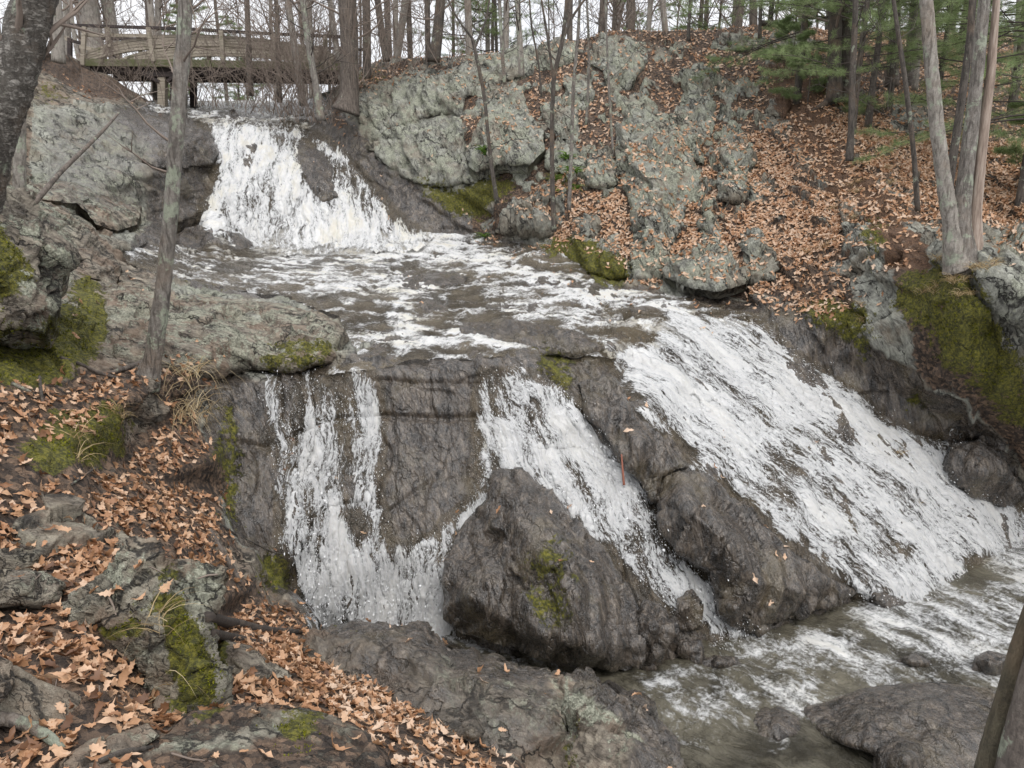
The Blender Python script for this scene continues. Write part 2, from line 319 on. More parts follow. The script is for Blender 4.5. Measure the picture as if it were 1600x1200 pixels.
FOAM = strokes(FOAM, [
 (7,.75,[(428,625),(436,680),(432,760)]), (7,.6,[(505,625),(500,680),(490,700)]), (6,.6,[(520,640),(525,690)]),
 (8,1.0,[(765,590),(758,640),(762,700),(757,760),(770,790)]), (13,1.0,[(770,775),(735,800),(708,835),(695,870),(698,905),(690,960),(692,1000)]),
 (6,.7,[(790,790),(800,850),(790,930)]), (9,1.0,[(650,856),(680,853)]), (9,.9,[(428,625),(436,700)]), (14,.9,[(470,960),(520,985),(600,990),(690,995)]),
 (7,.7,[(1035,742),(1085,738),(1110,745)]), (3,.6,[(1085,745),(1095,800),(1110,870)]),
 (10,.6,[(390,440),(470,432),(560,440),(640,432)]), (8,.7,[(470,458),(520,455),(600,452),(680,445)]), (10,.85,[(560,395),(660,395),(740,385),(700,380)]),
 (10,.7,[(600,400),(680,410),(770,420),(830,430),(900,455),(960,465),(1010,480)]), (12,.8,[(830,445),(880,455),(940,462),(1000,475),(1060,495),(1110,510)]),
 (9,.75,[(780,455),(830,480),(880,490),(930,500)]), (8,.6,[(640,470),(610,500),(630,520)]), (15,.8,[(620,520),(650,525)]), (13,.9,[(660,545),(720,533),(780,540)]), (7,.8,[(560,548),(600,545),(640,545)]),
 (8,.7,[(790,470),(850,476),(900,472),(950,478)]), (6,.95,[(800,500),(845,500)]), (8,.5,[(880,515),(950,510),(1010,515)]), (10,.7,[(600,372),(640,378),(700,376),(740,372)]),
 (8,.6,[(640,385),(720,400),(800,405)]), (8,.6,[(740,450),(800,455),(850,470)]), (6,.7,[(640,455),(620,475),(640,490)]),
 (7,.7,[(235,168),(280,172)]), (8,.7,[(300,178),(350,186),(400,184),(440,190)]), (7,.6,[(210,395),(240,360),(280,350)]), (6,.6,[(195,392),(240,392),(300,396)]),
 (9,.55,[(440,405),(520,400),(600,398),(680,392)]), (9,.45,[(400,420),(470,415),(560,412),(620,410)]),
 (10,.7,[(945,545),(985,590),(1010,640),(1040,680)]), (4,.45,[(960,600),(1000,640),(1020,690)]),
 # pool
 (22,.95,[(1560,840),(1480,860),(1440,900)]), (16,.8,[(1440,900),(1400,930),(1480,960),(1560,1000),(1640,1040)]), (12,.7,[(1330,905),(1400,950),(1450,965),(1400,975)]),
 (16,.8,[(1600,900),(1540,930),(1600,960)]), (10,.9,[(1500,985),(1560,1000),(1600,1035)]), (26,.75,[(1500,850),(1600,870),(1700,880)]), (14,.5,[(1440,930),(1520,950),(1600,990)]),
 (22,.9,[(1120,960),(1160,990),(1190,1000)]), (15,.95,[(1115,1030),(1170,1025),(1230,1010),(1290,1005),(1330,1010)]), (12,.7,[(1190,1000),(1250,1000),(1310,1010)]),
 (12,.9,[(985,1060),(1010,1075),(1000,1090),(1040,1060),(1070,1050)]), (8,.6,[(1000,1050),(1060,1050),(1120,1050)]),
 (8,.9,[(1325,1050),(1330,1070),(1360,1068)]), (7,.8,[(1390,1060),(1430,1062)]), (5,.9,[(1230,1070),(1265,1070)]), (6,.9,[(1240,1085),(1270,1085)]), (6,.8,[(1450,1058),(1480,1065)]),
 (60,.66,[(1640,930),(1540,960),(1450,940)]), (45,.58,[(1360,960),(1500,1010),(1640,1010)]), (50,.5,[(1180,1020),(1300,1040),(1480,1050),(1600,1070)]), (60,.42,[(1050,1100),(1200,1100),(1250,1090)]), (30,.3,[(980,1170),(1100,1150)]),
 (7,.45,[(1290,985),(1330,995)]), (8,.5,[(1345,1005),(1380,1008),(1400,1020)]), (6,.5,[(1380,990),(1420,975)]), (5,.8,[(1300,1095),(1320,1090)]), (6,.8,[(1440,1035),(1470,1025)]),
 (14,1.0,[(690,995),(740,1010),(790,1024),(850,1032)]), (9,.8,[(790,1025),(850,1022),(880,1050),(900,1060)]), (6,.6,[(1200,1168),(1225,1160)]),
 (9,.5,[(1000,1130),(1060,1110)]), (7,.5,[(1090,1050),(1150,1060),(1100,1080)]),
], 0.8)

# ---------------------------------------------------------------- mesh helpers
def mesh_np(name, V, Fc, mat=None, attrs=None, smooth=True):
    V = np.asarray(V, np.float32); me = bpy.data.meshes.new(name)
    me.vertices.add(len(V)); me.vertices.foreach_set('co', V.ravel())
    if isinstance(Fc, np.ndarray):
        n, k = Fc.shape; loops = Fc.ravel(); start = np.arange(n)*k
    else:
        cnt = np.array([len(f) for f in Fc]); loops = np.fromiter((i for f in Fc for i in f), int, cnt.sum())
        start = np.concatenate([[0], np.cumsum(cnt)[:-1]]) if len(cnt) else cnt; n = len(Fc)
    me.loops.add(len(loops)); me.loops.foreach_set('vertex_index', np.asarray(loops, np.int32))
    me.polygons.add(n); me.polygons.foreach_set('loop_start', np.asarray(start, np.int32))
    me.update(calc_edges=True); me.validate()
    me.polygons.foreach_set('use_smooth', np.full(len(me.polygons), smooth))
    for k, a in (attrs or {}).items():
        a = np.asarray(a, np.float32)
        if a.ndim == 2:
            at = me.attributes.new(k, 'FLOAT_VECTOR', 'POINT'); at.data.foreach_set('vector', a.ravel())
        else:
            at = me.attributes.new(k, 'FLOAT', 'POINT'); at.data.foreach_set('value', a)
    if mat: me.materials.append(mat)
    return me
def link(name, me, parent=None, loc=None):
    o = bpy.data.objects.new(name, me); COL.objects.link(o)
    if parent is not None: o.parent = parent
    if loc is not None: o.location = loc
    return o
def tag(o, label=None, cat=None, group=None, kind=None):
    if label: o['label'] = label
    if cat: o['category'] = cat
    if group: o['group'] = group
    if kind: o['kind'] = kind
    return o
def empty(name, loc):
    return link(name, None, loc=loc)
def normals(V, Fc):
    N = np.zeros_like(V)
    a, b, c = V[Fc[:, 0]], V[Fc[:, 1]], V[Fc[:, 2]]
    n = np.cross(b-a, c-a)
    if Fc.shape[1] == 4:
        n = n + np.cross(c-a, V[Fc[:, 3]]-a)
    for k in range(Fc.shape[1]): np.add.at(N, Fc[:, k], n)
    L = np.linalg.norm(N, axis=1, keepdims=True); L[L == 0] = 1
    return N/L
class MB:
    def __init__(s): s.v = []; s.f = []; s.n = 0; s.a = []
    def add(s, V, Fc, a=0.0):
        V = np.asarray(V, float); s.v.append(V); s.f.extend([tuple(i+s.n for i in f) for f in Fc]); s.n += len(V)
        s.a.append(np.full(len(V), a, float))
    def tube(s, pts, rad, sides=6, a=0.0, rough=0.0, caps=True):
        pts = np.asarray([tuple(p) for p in pts], float); n = len(pts)
        T_ = np.gradient(pts, axis=0); T_ /= np.linalg.norm(T_, axis=1, keepdims=True)+1e-9
        ref = np.array([0, 0, 1.0]) if abs(T_[0][2]) < .9 else np.array([1.0, 0, 0])
        A = np.cross(T_, ref); A /= np.linalg.norm(A, axis=1, keepdims=True)+1e-9; B = np.cross(T_, A)
        ang = np.arange(sides)*2*math.pi/sides
        rr = np.asarray(rad, float)[:, None]*np.ones((1, sides))
        V = pts[:, None, :] + rr[..., None]*(np.cos(ang)[None, :, None]*A[:, None, :]+np.sin(ang)[None, :, None]*B[:, None, :])
        V = V.reshape(-1, 3)
        if rough:
            q = fbm(V*np.array([14, 14, 3.5]), 3, 5, True)+.6*fbm(V*4, 2, 9)
            V = V + (V-np.repeat(pts, sides, 0))*(rough*q)[:, None]
        Fc = [(i*sides+j, i*sides+(j+1) % sides, (i+1)*sides+(j+1) % sides, (i+1)*sides+j) for i in range(n-1) for j in range(sides)]
        if caps: Fc += [tuple(range(sides))[::-1], tuple((n-1)*sides+j for j in range(sides))]
        s.add(V, Fc, a)
    def box(s, a, b, w, h, up=(0, 0, 1)):
        a = np.array(a, float); b = np.array(b, float); t = b-a; t /= np.linalg.norm(t)
        x = np.cross(t, up); x /= np.linalg.norm(x); y = np.cross(x, t)
        V = [p+sx*x*w/2+sy*y*h/2 for p in (a, b) for sx, sy in ((-1,-1),(1,-1),(1,1),(-1,1))]
        s.add(V, [(0,1,2,3),(7,6,5,4),(0,4,5,1),(1,5,6,2),(2,6,7,3),(3,7,4,0)])
    def build(s, name, mat, parent=None, org=(0, 0, 0), smooth=True):
        V = np.concatenate(s.v)-np.array(tuple(org)); me = mesh_np(name, V, s.f, mat, {'var': np.concatenate(s.a)}, smooth)
        return link(name, me, parent, None if parent is not None else org)

# ---------------------------------------------------------------- materials
class NT:
    def __init__(s, name, disp=False):
        s.m = bpy.data.materials.new(name); s.m.use_nodes = True; s.t = s.m.node_tree; s.t.nodes.clear()
        s.out = s.t.nodes.new('ShaderNodeOutputMaterial')
    def n(s, typ, ins=None, **kw):
        nd = s.t.nodes.new('ShaderNode'+typ)
        for k, v in kw.items(): setattr(nd, k, v)
        for k, v in (ins or {}).items():
            if hasattr(v, 'is_output') or isinstance(v, bpy.types.NodeSocket): s.t.links.new(v, nd.inputs[k])
            else: nd.inputs[k].default_value = v
        return nd
    def pos(s): return s.n('NewGeometry').outputs['Position']
    def attr(s, a, vec=False):
        return s.n('Attribute', attribute_name=a).outputs['Vector' if vec else 'Fac']
    def mapv(s, vec, scale=(1,1,1), rot=(0,0,0)):
        if any(rot): vec = s.n('Mapping', {'Vector': vec, 'Rotation': rot}).outputs[0]
        return s.n('Mapping', {'Vector': vec, 'Scale': scale}).outputs[0]
    def noise(s, vec, scale, detail=4, rough=.55, dist=0.0, out='Fac'):
        return s.n('TexNoise', {'Vector': vec, 'Scale': scale, 'Detail': detail, 'Roughness': rough, 'Distortion': dist}).outputs[out]
    def vor(s, vec, scale, feature='F1', out='Distance', rnd=1.0):
        return s.n('TexVoronoi', {'Vector': vec, 'Scale': scale, 'Randomness': rnd}, feature=feature).outputs[out]
    def ramp(s, fac, stops, interp='LINEAR'):
        nd = s.n('ValToRGB', {'Fac': fac}); r = nd.color_ramp; r.interpolation = interp
        while len(r.elements) < len(stops): r.elements.new(.5)
        for e, (p, c) in zip(r.elements, stops):
            e.position = p; e.color = (*(c if hasattr(c, '__len__') else (c, c, c)), 1)
        return nd.outputs['Color']
    def math(s, op, a, b=0.0, c=None, clamp=False):
        ins = {0: a, 1: b}
        if c is not None: ins[2] = c
        return s.n('Math', ins, operation=op, use_clamp=clamp).outputs[0]
    def mix(s, f, a, b, blend='MIX'):
        g = lambda x: (*x, 1) if isinstance(x, tuple) and len(x) == 3 else x
        return s.n('Mix', {0: f, 6: g(a), 7: g(b)}, data_type='RGBA', blend_type=blend).outputs[2]
    def step(s, x, lo, hi):
        return s.n('MapRange', {'Value': x, 'From Min': lo, 'From Max': hi}, interpolation_type='SMOOTHSTEP').outputs[0]
    def bump(s, h, strength=.5, dist=.02, prev=None):
        ins = {'Height': h, 'Strength': strength, 'Distance': dist}
        if prev is not None: ins['Normal'] = prev
        return s.n('Bump', ins).outputs[0]
    def done(s, col, rough=.8, normal=None, **kw):
        ins = {'Base Color': (*col, 1) if isinstance(col, tuple) else col, 'Roughness': rough}
        if normal is not None: ins['Normal'] = normal
        ins.update(kw)
        b = s.n('BsdfPrincipled', ins); s.t.links.new(b.outputs[0], s.out.inputs[0]); return s.m

def rock_material(name, dry=1.0, warm=0.0, strata=(.1, -1.15, .1), tone=((.095,.095,.082),(.225,.225,.195),(.37,.375,.32))):
    t = NT(name); p = t.pos()
    leaf, moss, wet, lich, needle = [t.attr(a) for a in ('leaf', 'moss', 'wet', 'lich', 'needle')]
    big = t.noise(p, 1.3, 5, .6); mid = t.noise(p, 5.5, 8, .68, .4); fine = t.noise(p, 34, 6, .7); grit = t.noise(p, 130, 3, .7)
    # foliation: fine layers running along the bedding
    st = t.mapv(p, (4, 4, 26), strata)
    lay = t.noise(st, 1.4, 7, .65, .8)
    c = t.ramp(t.math('ADD', t.math('MULTIPLY', mid, .6), t.math('MULTIPLY', lay, .4)), [(.40, tuple(x*.7 for x in tone[0])), (.48, tone[1]), (.58, tone[2])])
    c = t.mix(t.step(big, .45, .6), c, t.mix(.5, c, (.20+warm, .155, .105)))
    c = t.mix(t.math('MULTIPLY', t.step(fine, .5, .75), .35), c, (.05, .048, .042))
    # lichen: pale green-grey crust in irregular patches with crisp rims
    lz = t.math('ADD', t.math('MULTIPLY', t.noise(p, 2.3, 9, .72, .6), .75), t.math('MULTIPLY', t.noise(p, 22, 5, .7), .25))
    lm = t.math('MULTIPLY', t.step(lz, .485, .53), lich)
    lc = t.ramp(t.noise(p, 48, 5, .75), [(.36, (.08, .085, .065)), (.48, (.25, .265, .20)), (.62, (.48, .49, .39))])
    c = t.mix(t.math('MULTIPLY', lm, .85), c, lc)
    sp_ = t.math('MULTIPLY', t.step(t.vor(t.mapv(p, (1, 1, 1)), 11), .26, .18), t.math('MULTIPLY', t.step(t.noise(p, 3.1, 3), .52, .6), lich))
    c = t.mix(t.math('MULTIPLY', sp_, .75), c, t.mix(fine, (.33, .35, .22), (.50, .50, .40)))
    # wet rock: dark, smooth brown film
    wz = t.step(t.math('ADD', wet, t.math('MULTIPLY', t.math('SUBTRACT', mid, .5), .7)), .35, .6)
    wl = t.math('ADD', t.math('MULTIPLY', t.noise(t.mapv(p, (7, 7, 2.0), (0.15, 0.1, 0)), 1.3, 8, .72, .5), .65), t.math('MULTIPLY', t.noise(t.mapv(p, (24, 24, 3.0), (0.15, 0.1, 0)), 1.3, 6, .7, .6), .35))
    wc = t.ramp(wl, [(.38, (.006, .005, .004)), (.46, (.030, .024, .019)), (.54, (.076, .060, .046)), (.65, (.185, .152, .118))])
    wc = t.mix(t.math('MULTIPLY', t.step(t.noise(p, 1.7, 6, .65), .5, .68), .55), wc, (.11, .088, .05))
    c = t.mix(wz, c, wc)
    # crack lines near black: crevice shade painted into the colour, with some dark soil
    pw = t.n('VectorMath', {0: p, 1: t.n('VectorMath', {0: t.noise(p, 2.0, 5, .6, out='Color'), 'Scale': .7}, operation='SCALE').outputs[0]}, operation='ADD').outputs[0]
    e1 = t.vor(t.mapv(pw, (.55, .9, 3.2), strata), 1.5, 'DISTANCE_TO_EDGE'); e2 = t.vor(t.mapv(pw, (.8, 1.2, 6.5), strata), 3.6, 'DISTANCE_TO_EDGE')
    ck = t.math('MAXIMUM', t.math('MULTIPLY', t.step(e1, .045, .0), t.step(t.noise(p, 1.1, 3), .42, .52)), t.math('MULTIPLY', t.math('MULTIPLY', t.step(e2, .05, .0), t.step(t.noise(p, 3, 4), .48, .6)), .8))
    ck = t.math('MULTIPLY', ck, t.math('SUBTRACT', 1.0, t.math('MULTIPLY', wz, .6)))
    c = t.mix(t.math('MULTIPLY', ck, .92), c, (.014, .012, .010))
    # soil and crumbled litter under the leaves
    dz = t.step(t.math('ADD', leaf, t.math('MULTIPLY', t.math('SUBTRACT', mid, .5), 1.0)), .38, .6)
    dcell = t.vor(p, 26, 'F1', 'Color'); dsep = t.n('SeparateColor', {0: dcell}).outputs[0]
    dc = t.ramp(t.math('ADD', t.math('MULTIPLY', dsep, .5), t.math('MULTIPLY', t.noise(p, 60, 5, .8), .5)), [(.25, (.022, .015, .011)), (.45, (.060, .040, .028)), (.62, (.13, .085, .056)), (.8, (.24, .155, .10))])
    c = t.mix(dz, c, dc)
    nz = t.step(t.math('ADD', needle, t.math('MULTIPLY', t.math('SUBTRACT', t.noise(p, 4, 6), .5), 1.0)), .45, .65)
    nc = t.ramp(t.noise(t.mapv(p, (60, 25, 30)), 1.2, 5, .8), [(.34, (.035, .020, .013)), (.5, (.11, .060, .034)), (.66, (.24, .14, .08))])
    c = t.mix(nz, c, nc)
    # moss
    mz = t.step(t.math('ADD', moss, t.math('MULTIPLY', t.math('SUBTRACT', t.noise(p, 7, 9, .8), .5), 2.6)), .50, .62)
    mc = t.ramp(t.noise(p, 26, 6, .8), [(.34, (.014, .015, .004)), (.48, (.070, .070, .008)), (.60, (.19, .175, .018)), (.75, (.20, .15, .05))])
    c = t.mix(mz, c, mc)
    # relief
    crk = t.step(t.vor(t.mapv(t.n('VectorMath', {0: p, 1: t.noise(p, 2.5, 4, out='Color')}, operation='ADD').outputs[0], (1.6, 1.6, 3.2), strata), 1.7, 'DISTANCE_TO_EDGE'), 0.0, .05)
    crk = t.math('MAXIMUM', crk, t.math('MAXIMUM', dz, mz))
    h = t.math('ADD', t.math('ADD', t.math('MULTIPLY', mid, .5), t.math('MULTIPLY', lay, .6)), t.math('MULTIPLY', fine, .25))
    h = t.math('SUBTRACT', h, t.math('MULTIPLY', ck, .9)); h = t.math('ADD', h, t.math('MULTIPLY', lm, .06))
    # wet faces are worn smooth: fine upright foliation and a few open seams instead of pits
    hw = t.math('ADD', t.math('MULTIPLY', t.noise(t.mapv(p, (8, 8, 1.3), (.12, .3, 0)), 1.2, 4, .55, .4), 1.0), t.math('MULTIPLY', t.noise(t.mapv(p, (34, 34, 4), (.12, .3, 0)), 1.1, 4, .6), .22))
    hw = t.math('SUBTRACT', hw, t.math('MULTIPLY', ck, .5))
    wq = t.math('MULTIPLY', wz, t.math('SUBTRACT', 1.0, t.math('MAXIMUM', dz, mz)))
    h = t.math('ADD', t.math('MULTIPLY', h, t.math('SUBTRACT', 1.0, wq)), t.math('MULTIPLY', hw, wq))
    nrm = t.bump(h, .9, .075)
    nrm = t.bump(t.math('ADD', grit, t.math('MULTIPLY', t.math('MULTIPLY', t.noise(p, 70, 4, .8), mz), 2.0)), .5, .012, nrm)
    nw = t.bump(t.noise(t.mapv(p, (22, 22, 5)), 1.5, 4, .6), .45, .02, nrm)
    dryness = t.math('MAXIMUM', t.math('MAXIMUM', dz, mz), t.math('SUBTRACT', 1.0, wz))
    rgh = t.math('ADD', t.math('MULTIPLY', dryness, .55), t.math('ADD', .08, t.math('MULTIPLY', fine, .36)))
    film = t.math('MULTIPLY', t.math('SUBTRACT', 1.0, dryness, clamp=True), .9)
    m = t.done(c, rgh, nw, **{'Coat Weight': t.math('MULTIPLY', film, .8), 'Coat Roughness': .09, 'Coat IOR': 1.5, 'Coat Normal': nw})
    return m
M = {}
M['rock'] = rock_material('rock')
M['slab'] = rock_material('pale_slab', warm=.03, strata=(.25, -.35, .1), tone=((.075,.068,.052),(.19,.175,.135),(.33,.31,.25)))
M['rock_left'] = rock_material('rock_left_bank', warm=.03, strata=(.25, -.35, .1), tone=((.060,.050,.038),(.165,.140,.110),(.31,.275,.215)))

def bark_material(name, c0, c1, c2, lichen=.5, scale=1.0, warm=(.2, .13, .08), peel=False):
    t = NT(name); p = t.pos(); v = t.mapv(p, (30*scale, 30*scale, 6*scale))
    n1 = t.noise(v, 1.0, 7, .7, .5); n2 = t.noise(p, 60, 4, .7)
    if peel:
        pl = t.step(t.noise(t.mapv(p, (16, 16, 34)), 1.3, 6, .7, .6), .44, .60)
        n1 = t.math('ADD', t.math('MULTIPLY', n1, .65), t.math('MULTIPLY', pl, .27))
    c = t.ramp(t.math('ADD', t.math('MULTIPLY', n1, .75), t.math('MULTIPLY', n2, .25)), [(.32, c0), (.48, c1), (.66, c2)])
    c = t.mix(t.math('MULTIPLY', t.step(t.noise(p, 2.2, 3), .5, .7), .4), c, warm)
    if lichen:
        lm = t.step(t.noise(p, 5, 7, .7), .60-.06*lichen, .66-.06*lichen)
        c = t.mix(t.math('MULTIPLY', lm, .8), c, t.mix(n2, (.22, .26, .18), (.42, .45, .36)))
    c = t.mix(t.math('MULTIPLY', t.step(t.noise(p, 11, 5, .7), .52, .60), .45), c, tuple(x*.45 for x in c1))
    c = t.mix(t.math('MULTIPLY', t.step(t.noise(v, .45, 4, .6, 1.2), .44, .38), .7), c, c0)
    return t.done(c, .9, t.bump(t.math('ADD', n1, t.math('MULTIPLY', n2, .3)), 1.0, .035))
M['bark_grey'] = bark_material('bark_grey', (.07,.06,.052), (.18,.16,.14), (.33,.31,.28), 1.3)
M['bark_far'] = bark_material('bark_far', (.14,.125,.11), (.27,.245,.215), (.38,.355,.32), .3, .6)
M['bark_brown'] = bark_material('bark_brown', (.045,.037,.031), (.12,.098,.082), (.21,.18,.155), .1, .8, (.16,.12,.09))
M['bark_dark'] = bark_material('bark_dark', (.03,.026,.022), (.08,.068,.058), (.15,.13,.11), .3)
M['bark_peel'] = bark_material('bark_peeling', (.045,.038,.032), (.16,.145,.125), (.36,.34,.31), .3, .5, peel=True)
M['bark_pale'] = bark_material('bark_pale', (.10,.085,.07), (.26,.235,.205), (.42,.39,.35), 1.0)
M['bark_olive'] = bark_material('bark_olive', (.035,.03,.018), (.085,.072,.045), (.15,.13,.085), .0)
t = NT('bare_wood'); p = t.pos(); n1 = t.noise(t.mapv(p, (35, 35, 3)), 1, 6, .7)
M['bare_wood'] = t.done(t.ramp(n1, [(.3, (.10,.07,.055)), (.5, (.26,.20,.16)), (.7, (.40,.34,.29))]), .85, t.bump(n1, .7, .015))
t = NT('twig'); M['twig'] = t.done(t.mix(t.noise(t.pos(), 3, 3), (.12,.092,.075), (.26,.21,.175)), .9)
t = NT('twig_dark'); M['twig_dark'] = t.done((.055,.045,.038), .9)
t = NT('stem_red'); M['stem_red'] = t.done((.22,.08,.05), .7)
def wood_mat(name, a, b, c_, moss=0.):
    t = NT(name); p = t.pos(); n1 = t.noise(t.mapv(p, (1.2, 9, 28)), 1.2, 7, .7, .3); n2 = t.noise(p, 3, 5)
    c = t.ramp(n1, [(.3, a), (.5, b), (.7, c_)])
    c = t.mix(t.math('MULTIPLY', t.step(n2, .62-.35*moss, .75-.25*moss), .75), c, (.07, .078, .025))
    return t.done(c, .85, t.bump(n1, .6, .02))
M['wood'] = wood_mat('weathered_wood', (.14,.12,.09), (.27,.235,.185), (.40,.36,.30), .15)
M['wood_moss'] = wood_mat('mossy_wood', (.05,.045,.03), (.12,.115,.07), (.2,.18,.12), .6)
M['wood_dark'] = wood_mat('dark_wood', (.015,.012,.012), (.035,.027,.025), (.075,.05,.045))
M['log'] = wood_mat('wet_log', (.015,.012,.010), (.035,.027,.022), (.10,.075,.055))
# oak leaves: each leaf has its own tone through the 'var' attribute
t = NT('oak_leaf'); a = t.attr('var'); p = t.pos()
c = t.ramp(a, [(0, (.06,.03,.018)), (.2, (.21,.10,.045)), (.38, (.46,.235,.115)), (.58, (.64,.37,.205)), (.80, (.75,.49,.31)), (1, (.82,.62,.46))])
c = t.mix(t.math('MULTIPLY', t.noise(p, 45, 5, .75), .9), c, t.mix(.75, c, (.11, .05, .025)))
b1 = t.n('BsdfPrincipled', {'Base Color': c, 'Roughness': .55}); b2 = t.n('BsdfTranslucent', {'Color': c})
ms = t.n('MixShader', {0: .18, 1: b1.outputs[0], 2: b2.outputs[0]}); t.t.links.new(ms.outputs[0], t.out.inputs[0]); M['leaf'] = t.m
def blade_mat(name, stops, tr=.3):
    t = NT(name); c = t.ramp(t.attr('var'), stops)
    b1 = t.n('BsdfDiffuse', {'Color': c}); b2 = t.n('BsdfTranslucent', {'Color': c})
    ms = t.n('MixShader', {0: tr, 1: b1.outputs[0], 2: b2.outputs[0]}); t.t.links.new(ms.outputs[0], t.out.inputs[0]); return t.m
M['pine'] = blade_mat('pine_needles', [(0, (.12,.165,.07)), (.5, (.25,.325,.15)), (1, (.40,.47,.26))], .5)
M['straw'] = blade_mat('dry_straw', [(0, (.20,.13,.06)), (.5, (.42,.32,.18)), (1, (.58,.49,.33))], .3)
M['fern'] = blade_mat('fern', [(0, (.05,.10,.02)), (1, (.15,.24,.05))])
M['mosst'] = blade_mat('moss_tuft', [(0, (.03,.035,.005)), (.5, (.10,.105,.010)), (1, (.22,.22,.025))], .2)
M['needle_litter'] = blade_mat('needle_litter', [(0, (.10,.04,.02)), (.5, (.22,.10,.05)), (1, (.36,.2,.11))], .1)

def water_material(name, stretch=(10, 3.0), thr=0.0, body=(.085,.070,.048), clear=.0, foamcol=((.30,.31,.31),(.74,.75,.76),(.93,.93,.92)), cream=.3, ripple=1.0, soft=1.0):
    """foam attribute = how much white water; flow attribute = metres across / along / out of the current"""
    t = NT(name); f = t.attr('foam'); fl = t.attr('flow', True)
    w = t.noise(fl, 1.4, 3, out='Color')
    q = t.n('VectorMath', {0: fl, 1: t.n('VectorMath', {0: w, 'Scale': .35}, operation='SCALE').outputs[0]}, operation='ADD').outputs[0]
    s1 = t.mapv(q, (stretch[0], stretch[1], stretch[1])); s2 = t.mapv(q, (stretch[0]*1.5, stretch[1]*.42, stretch[1]*.42))
    def ridge(vec, sc, det): # lacy net of filaments
        n = t.noise(vec, sc, det, .6, .7); return t.math('SUBTRACT', 1.0, t.math('MULTIPLY', t.math('ABSOLUTE', t.math('SUBTRACT', n, .5)), 6.5))
    r1 = ridge(s1, .75, 2); r2 = ridge(s1, 1.9, 2); n3 = t.noise(s1, 5.0, 5, .78); n4 = t.noise(s2, 1.0, 4, .6)
    n0 = t.noise(t.mapv(q, (2.6, .8, .8)), 1.0, 5, .65)
    x = t.math('ADD', t.math('MULTIPLY', t.math('SUBTRACT', n3, .5), 2.1), t.math('MULTIPLY', t.math('SUBTRACT', n0, .5), 2.5))
    x = t.math('ADD', x, t.math('ADD', t.math('MULTIPLY', r1, .22), t.math('MULTIPLY', r2, .17)))
    x = t.math('ADD', x, t.math('MULTIPLY', t.math('SUBTRACT', n4, .5), 1.6))
    x = t.math('ADD', x, t.math('MULTIPLY', t.math('SUBTRACT', f, .62+thr), 1.15))      # above 0: white water covers
    a = t.math('MULTIPLY', t.step(x, -.14*soft, .34*soft), t.step(f, .03, .16))
    tone = t.math('ADD', t.math('MULTIPLY', x, .45), t.math('ADD', t.math('MULTIPLY', n3, .3), t.math('MULTIPLY', n4, .3)))
    fc = t.ramp(tone, [(.12, foamcol[0]), (.42, foamcol[1]), (.68, foamcol[2])])
    fc = t.mix(t.math('MULTIPLY', t.step(n0, .5, .72), cream), fc, (.80, .74, .56))
    rp = t.bump(t.noise(t.mapv(q, (7, 3, 3)), 1.4, 5, .6, .5), .55*ripple, .06)
    rp = t.bump(t.noise(t.mapv(q, (30, 12, 12)), 1.4, 4, .6), .4*ripple, .012, rp)
    wb = t.mix(t.step(t.noise(q, .9, 7, .7), .36, .64), tuple(x_*.45 for x_ in body), tuple(min(1, x_*1.7+.01) for x_ in body))
    wat = t.n('BsdfPrincipled', {'Base Color': wb, 'Roughness': .07, 'IOR': 1.33, 'Normal': rp})
    if clear > 0:
        tr = t.n('BsdfTransparent', {'Color': (.93, .91, .87, 1)})
        wat = t.n('MixShader', {0: clear, 1: wat.outputs[0], 2: tr.outputs[0]})
    fb = t.bump(t.math('ADD', t.math('MULTIPLY', x, .5), n3), .8, .03)
    fo = t.n('BsdfPrincipled', {'Base Color': fc, 'Roughness': .6, 'Normal': fb, 'Specular IOR Level': .3})
    ft = t.n('BsdfTranslucent', {'Color': fc})
    fm = t.n('MixShader', {0: .25, 1: fo.outputs[0], 2: ft.outputs[0]})
    o = t.n('MixShader', {0: a, 1: wat.outputs[0], 2: fm.outputs[0]}); t.t.links.new(o.outputs[0], t.out.inputs[0])
    return t.m
M['fall'] = water_material('falling_water', (13, 4.2), clear=.86, cream=.12)
M['fall_upper'] = water_material('falling_water_upper', (8, 2.2), clear=.8, cream=.5)
M['stream'] = water_material('stream_water', (3.4, 7), thr=.0, soft=1.8, clear=.34, cream=.45, body=(.105,.088,.064), ripple=2.6)
M['pool'] = water_material('pool_water', (4.5, 4.5), thr=.03, soft=2.0, clear=.12, cream=.25, body=(.085,.077,.056), ripple=2.6)
t = NT('spray'); M['spray'] = t.done((.86,.87,.88), .4)
t = NT('bark_scrap'); 

# ---------------------------------------------------------------- ground: one continuous surface, split by what it is
def bare(P, u, v):
    """where rock sticks out of the leaf cover"""
    n = fbm(P*np.array([1.1, 1.1, .55]), 4, 41)+.35*fbm(P*4, 2, 42)
    return 1-sample(ROCKY, u, v)*np.clip((n-.02)/.08, 0, 1)
def masks(u, v, P, extra=None):
    j = np.stack([fbm(P*1.7, 3, 31), fbm(P*1.7, 3, 32)], -1)*38*np.clip(8/np.maximum(proj(P)[2], 1), .5, 2)[:, None]
    a = {k: np.clip(sample(img, u+j[:, 0], v+j[:, 1]), 0, 1) for k, img in (('leaf', LEAF), ('moss', MOSS), ('wet', WET), ('lich', LICH), ('needle', NEEDLE))}
    a['leaf'] = np.maximum(a['leaf']*bare(P, u, v), np.clip(sample(SOIL, u+j[:, 0], v+j[:, 1]), 0, 1))
    if extra:
        for k, val in extra.items():
            a[k] = np.clip(a[k]*val[0]+val[1], 0, 1)
    return a
STEP = 2.7
us = np.arange(-300, 1901, STEP); nt_ = 520
ts = np.linspace(0, 1, nt_)
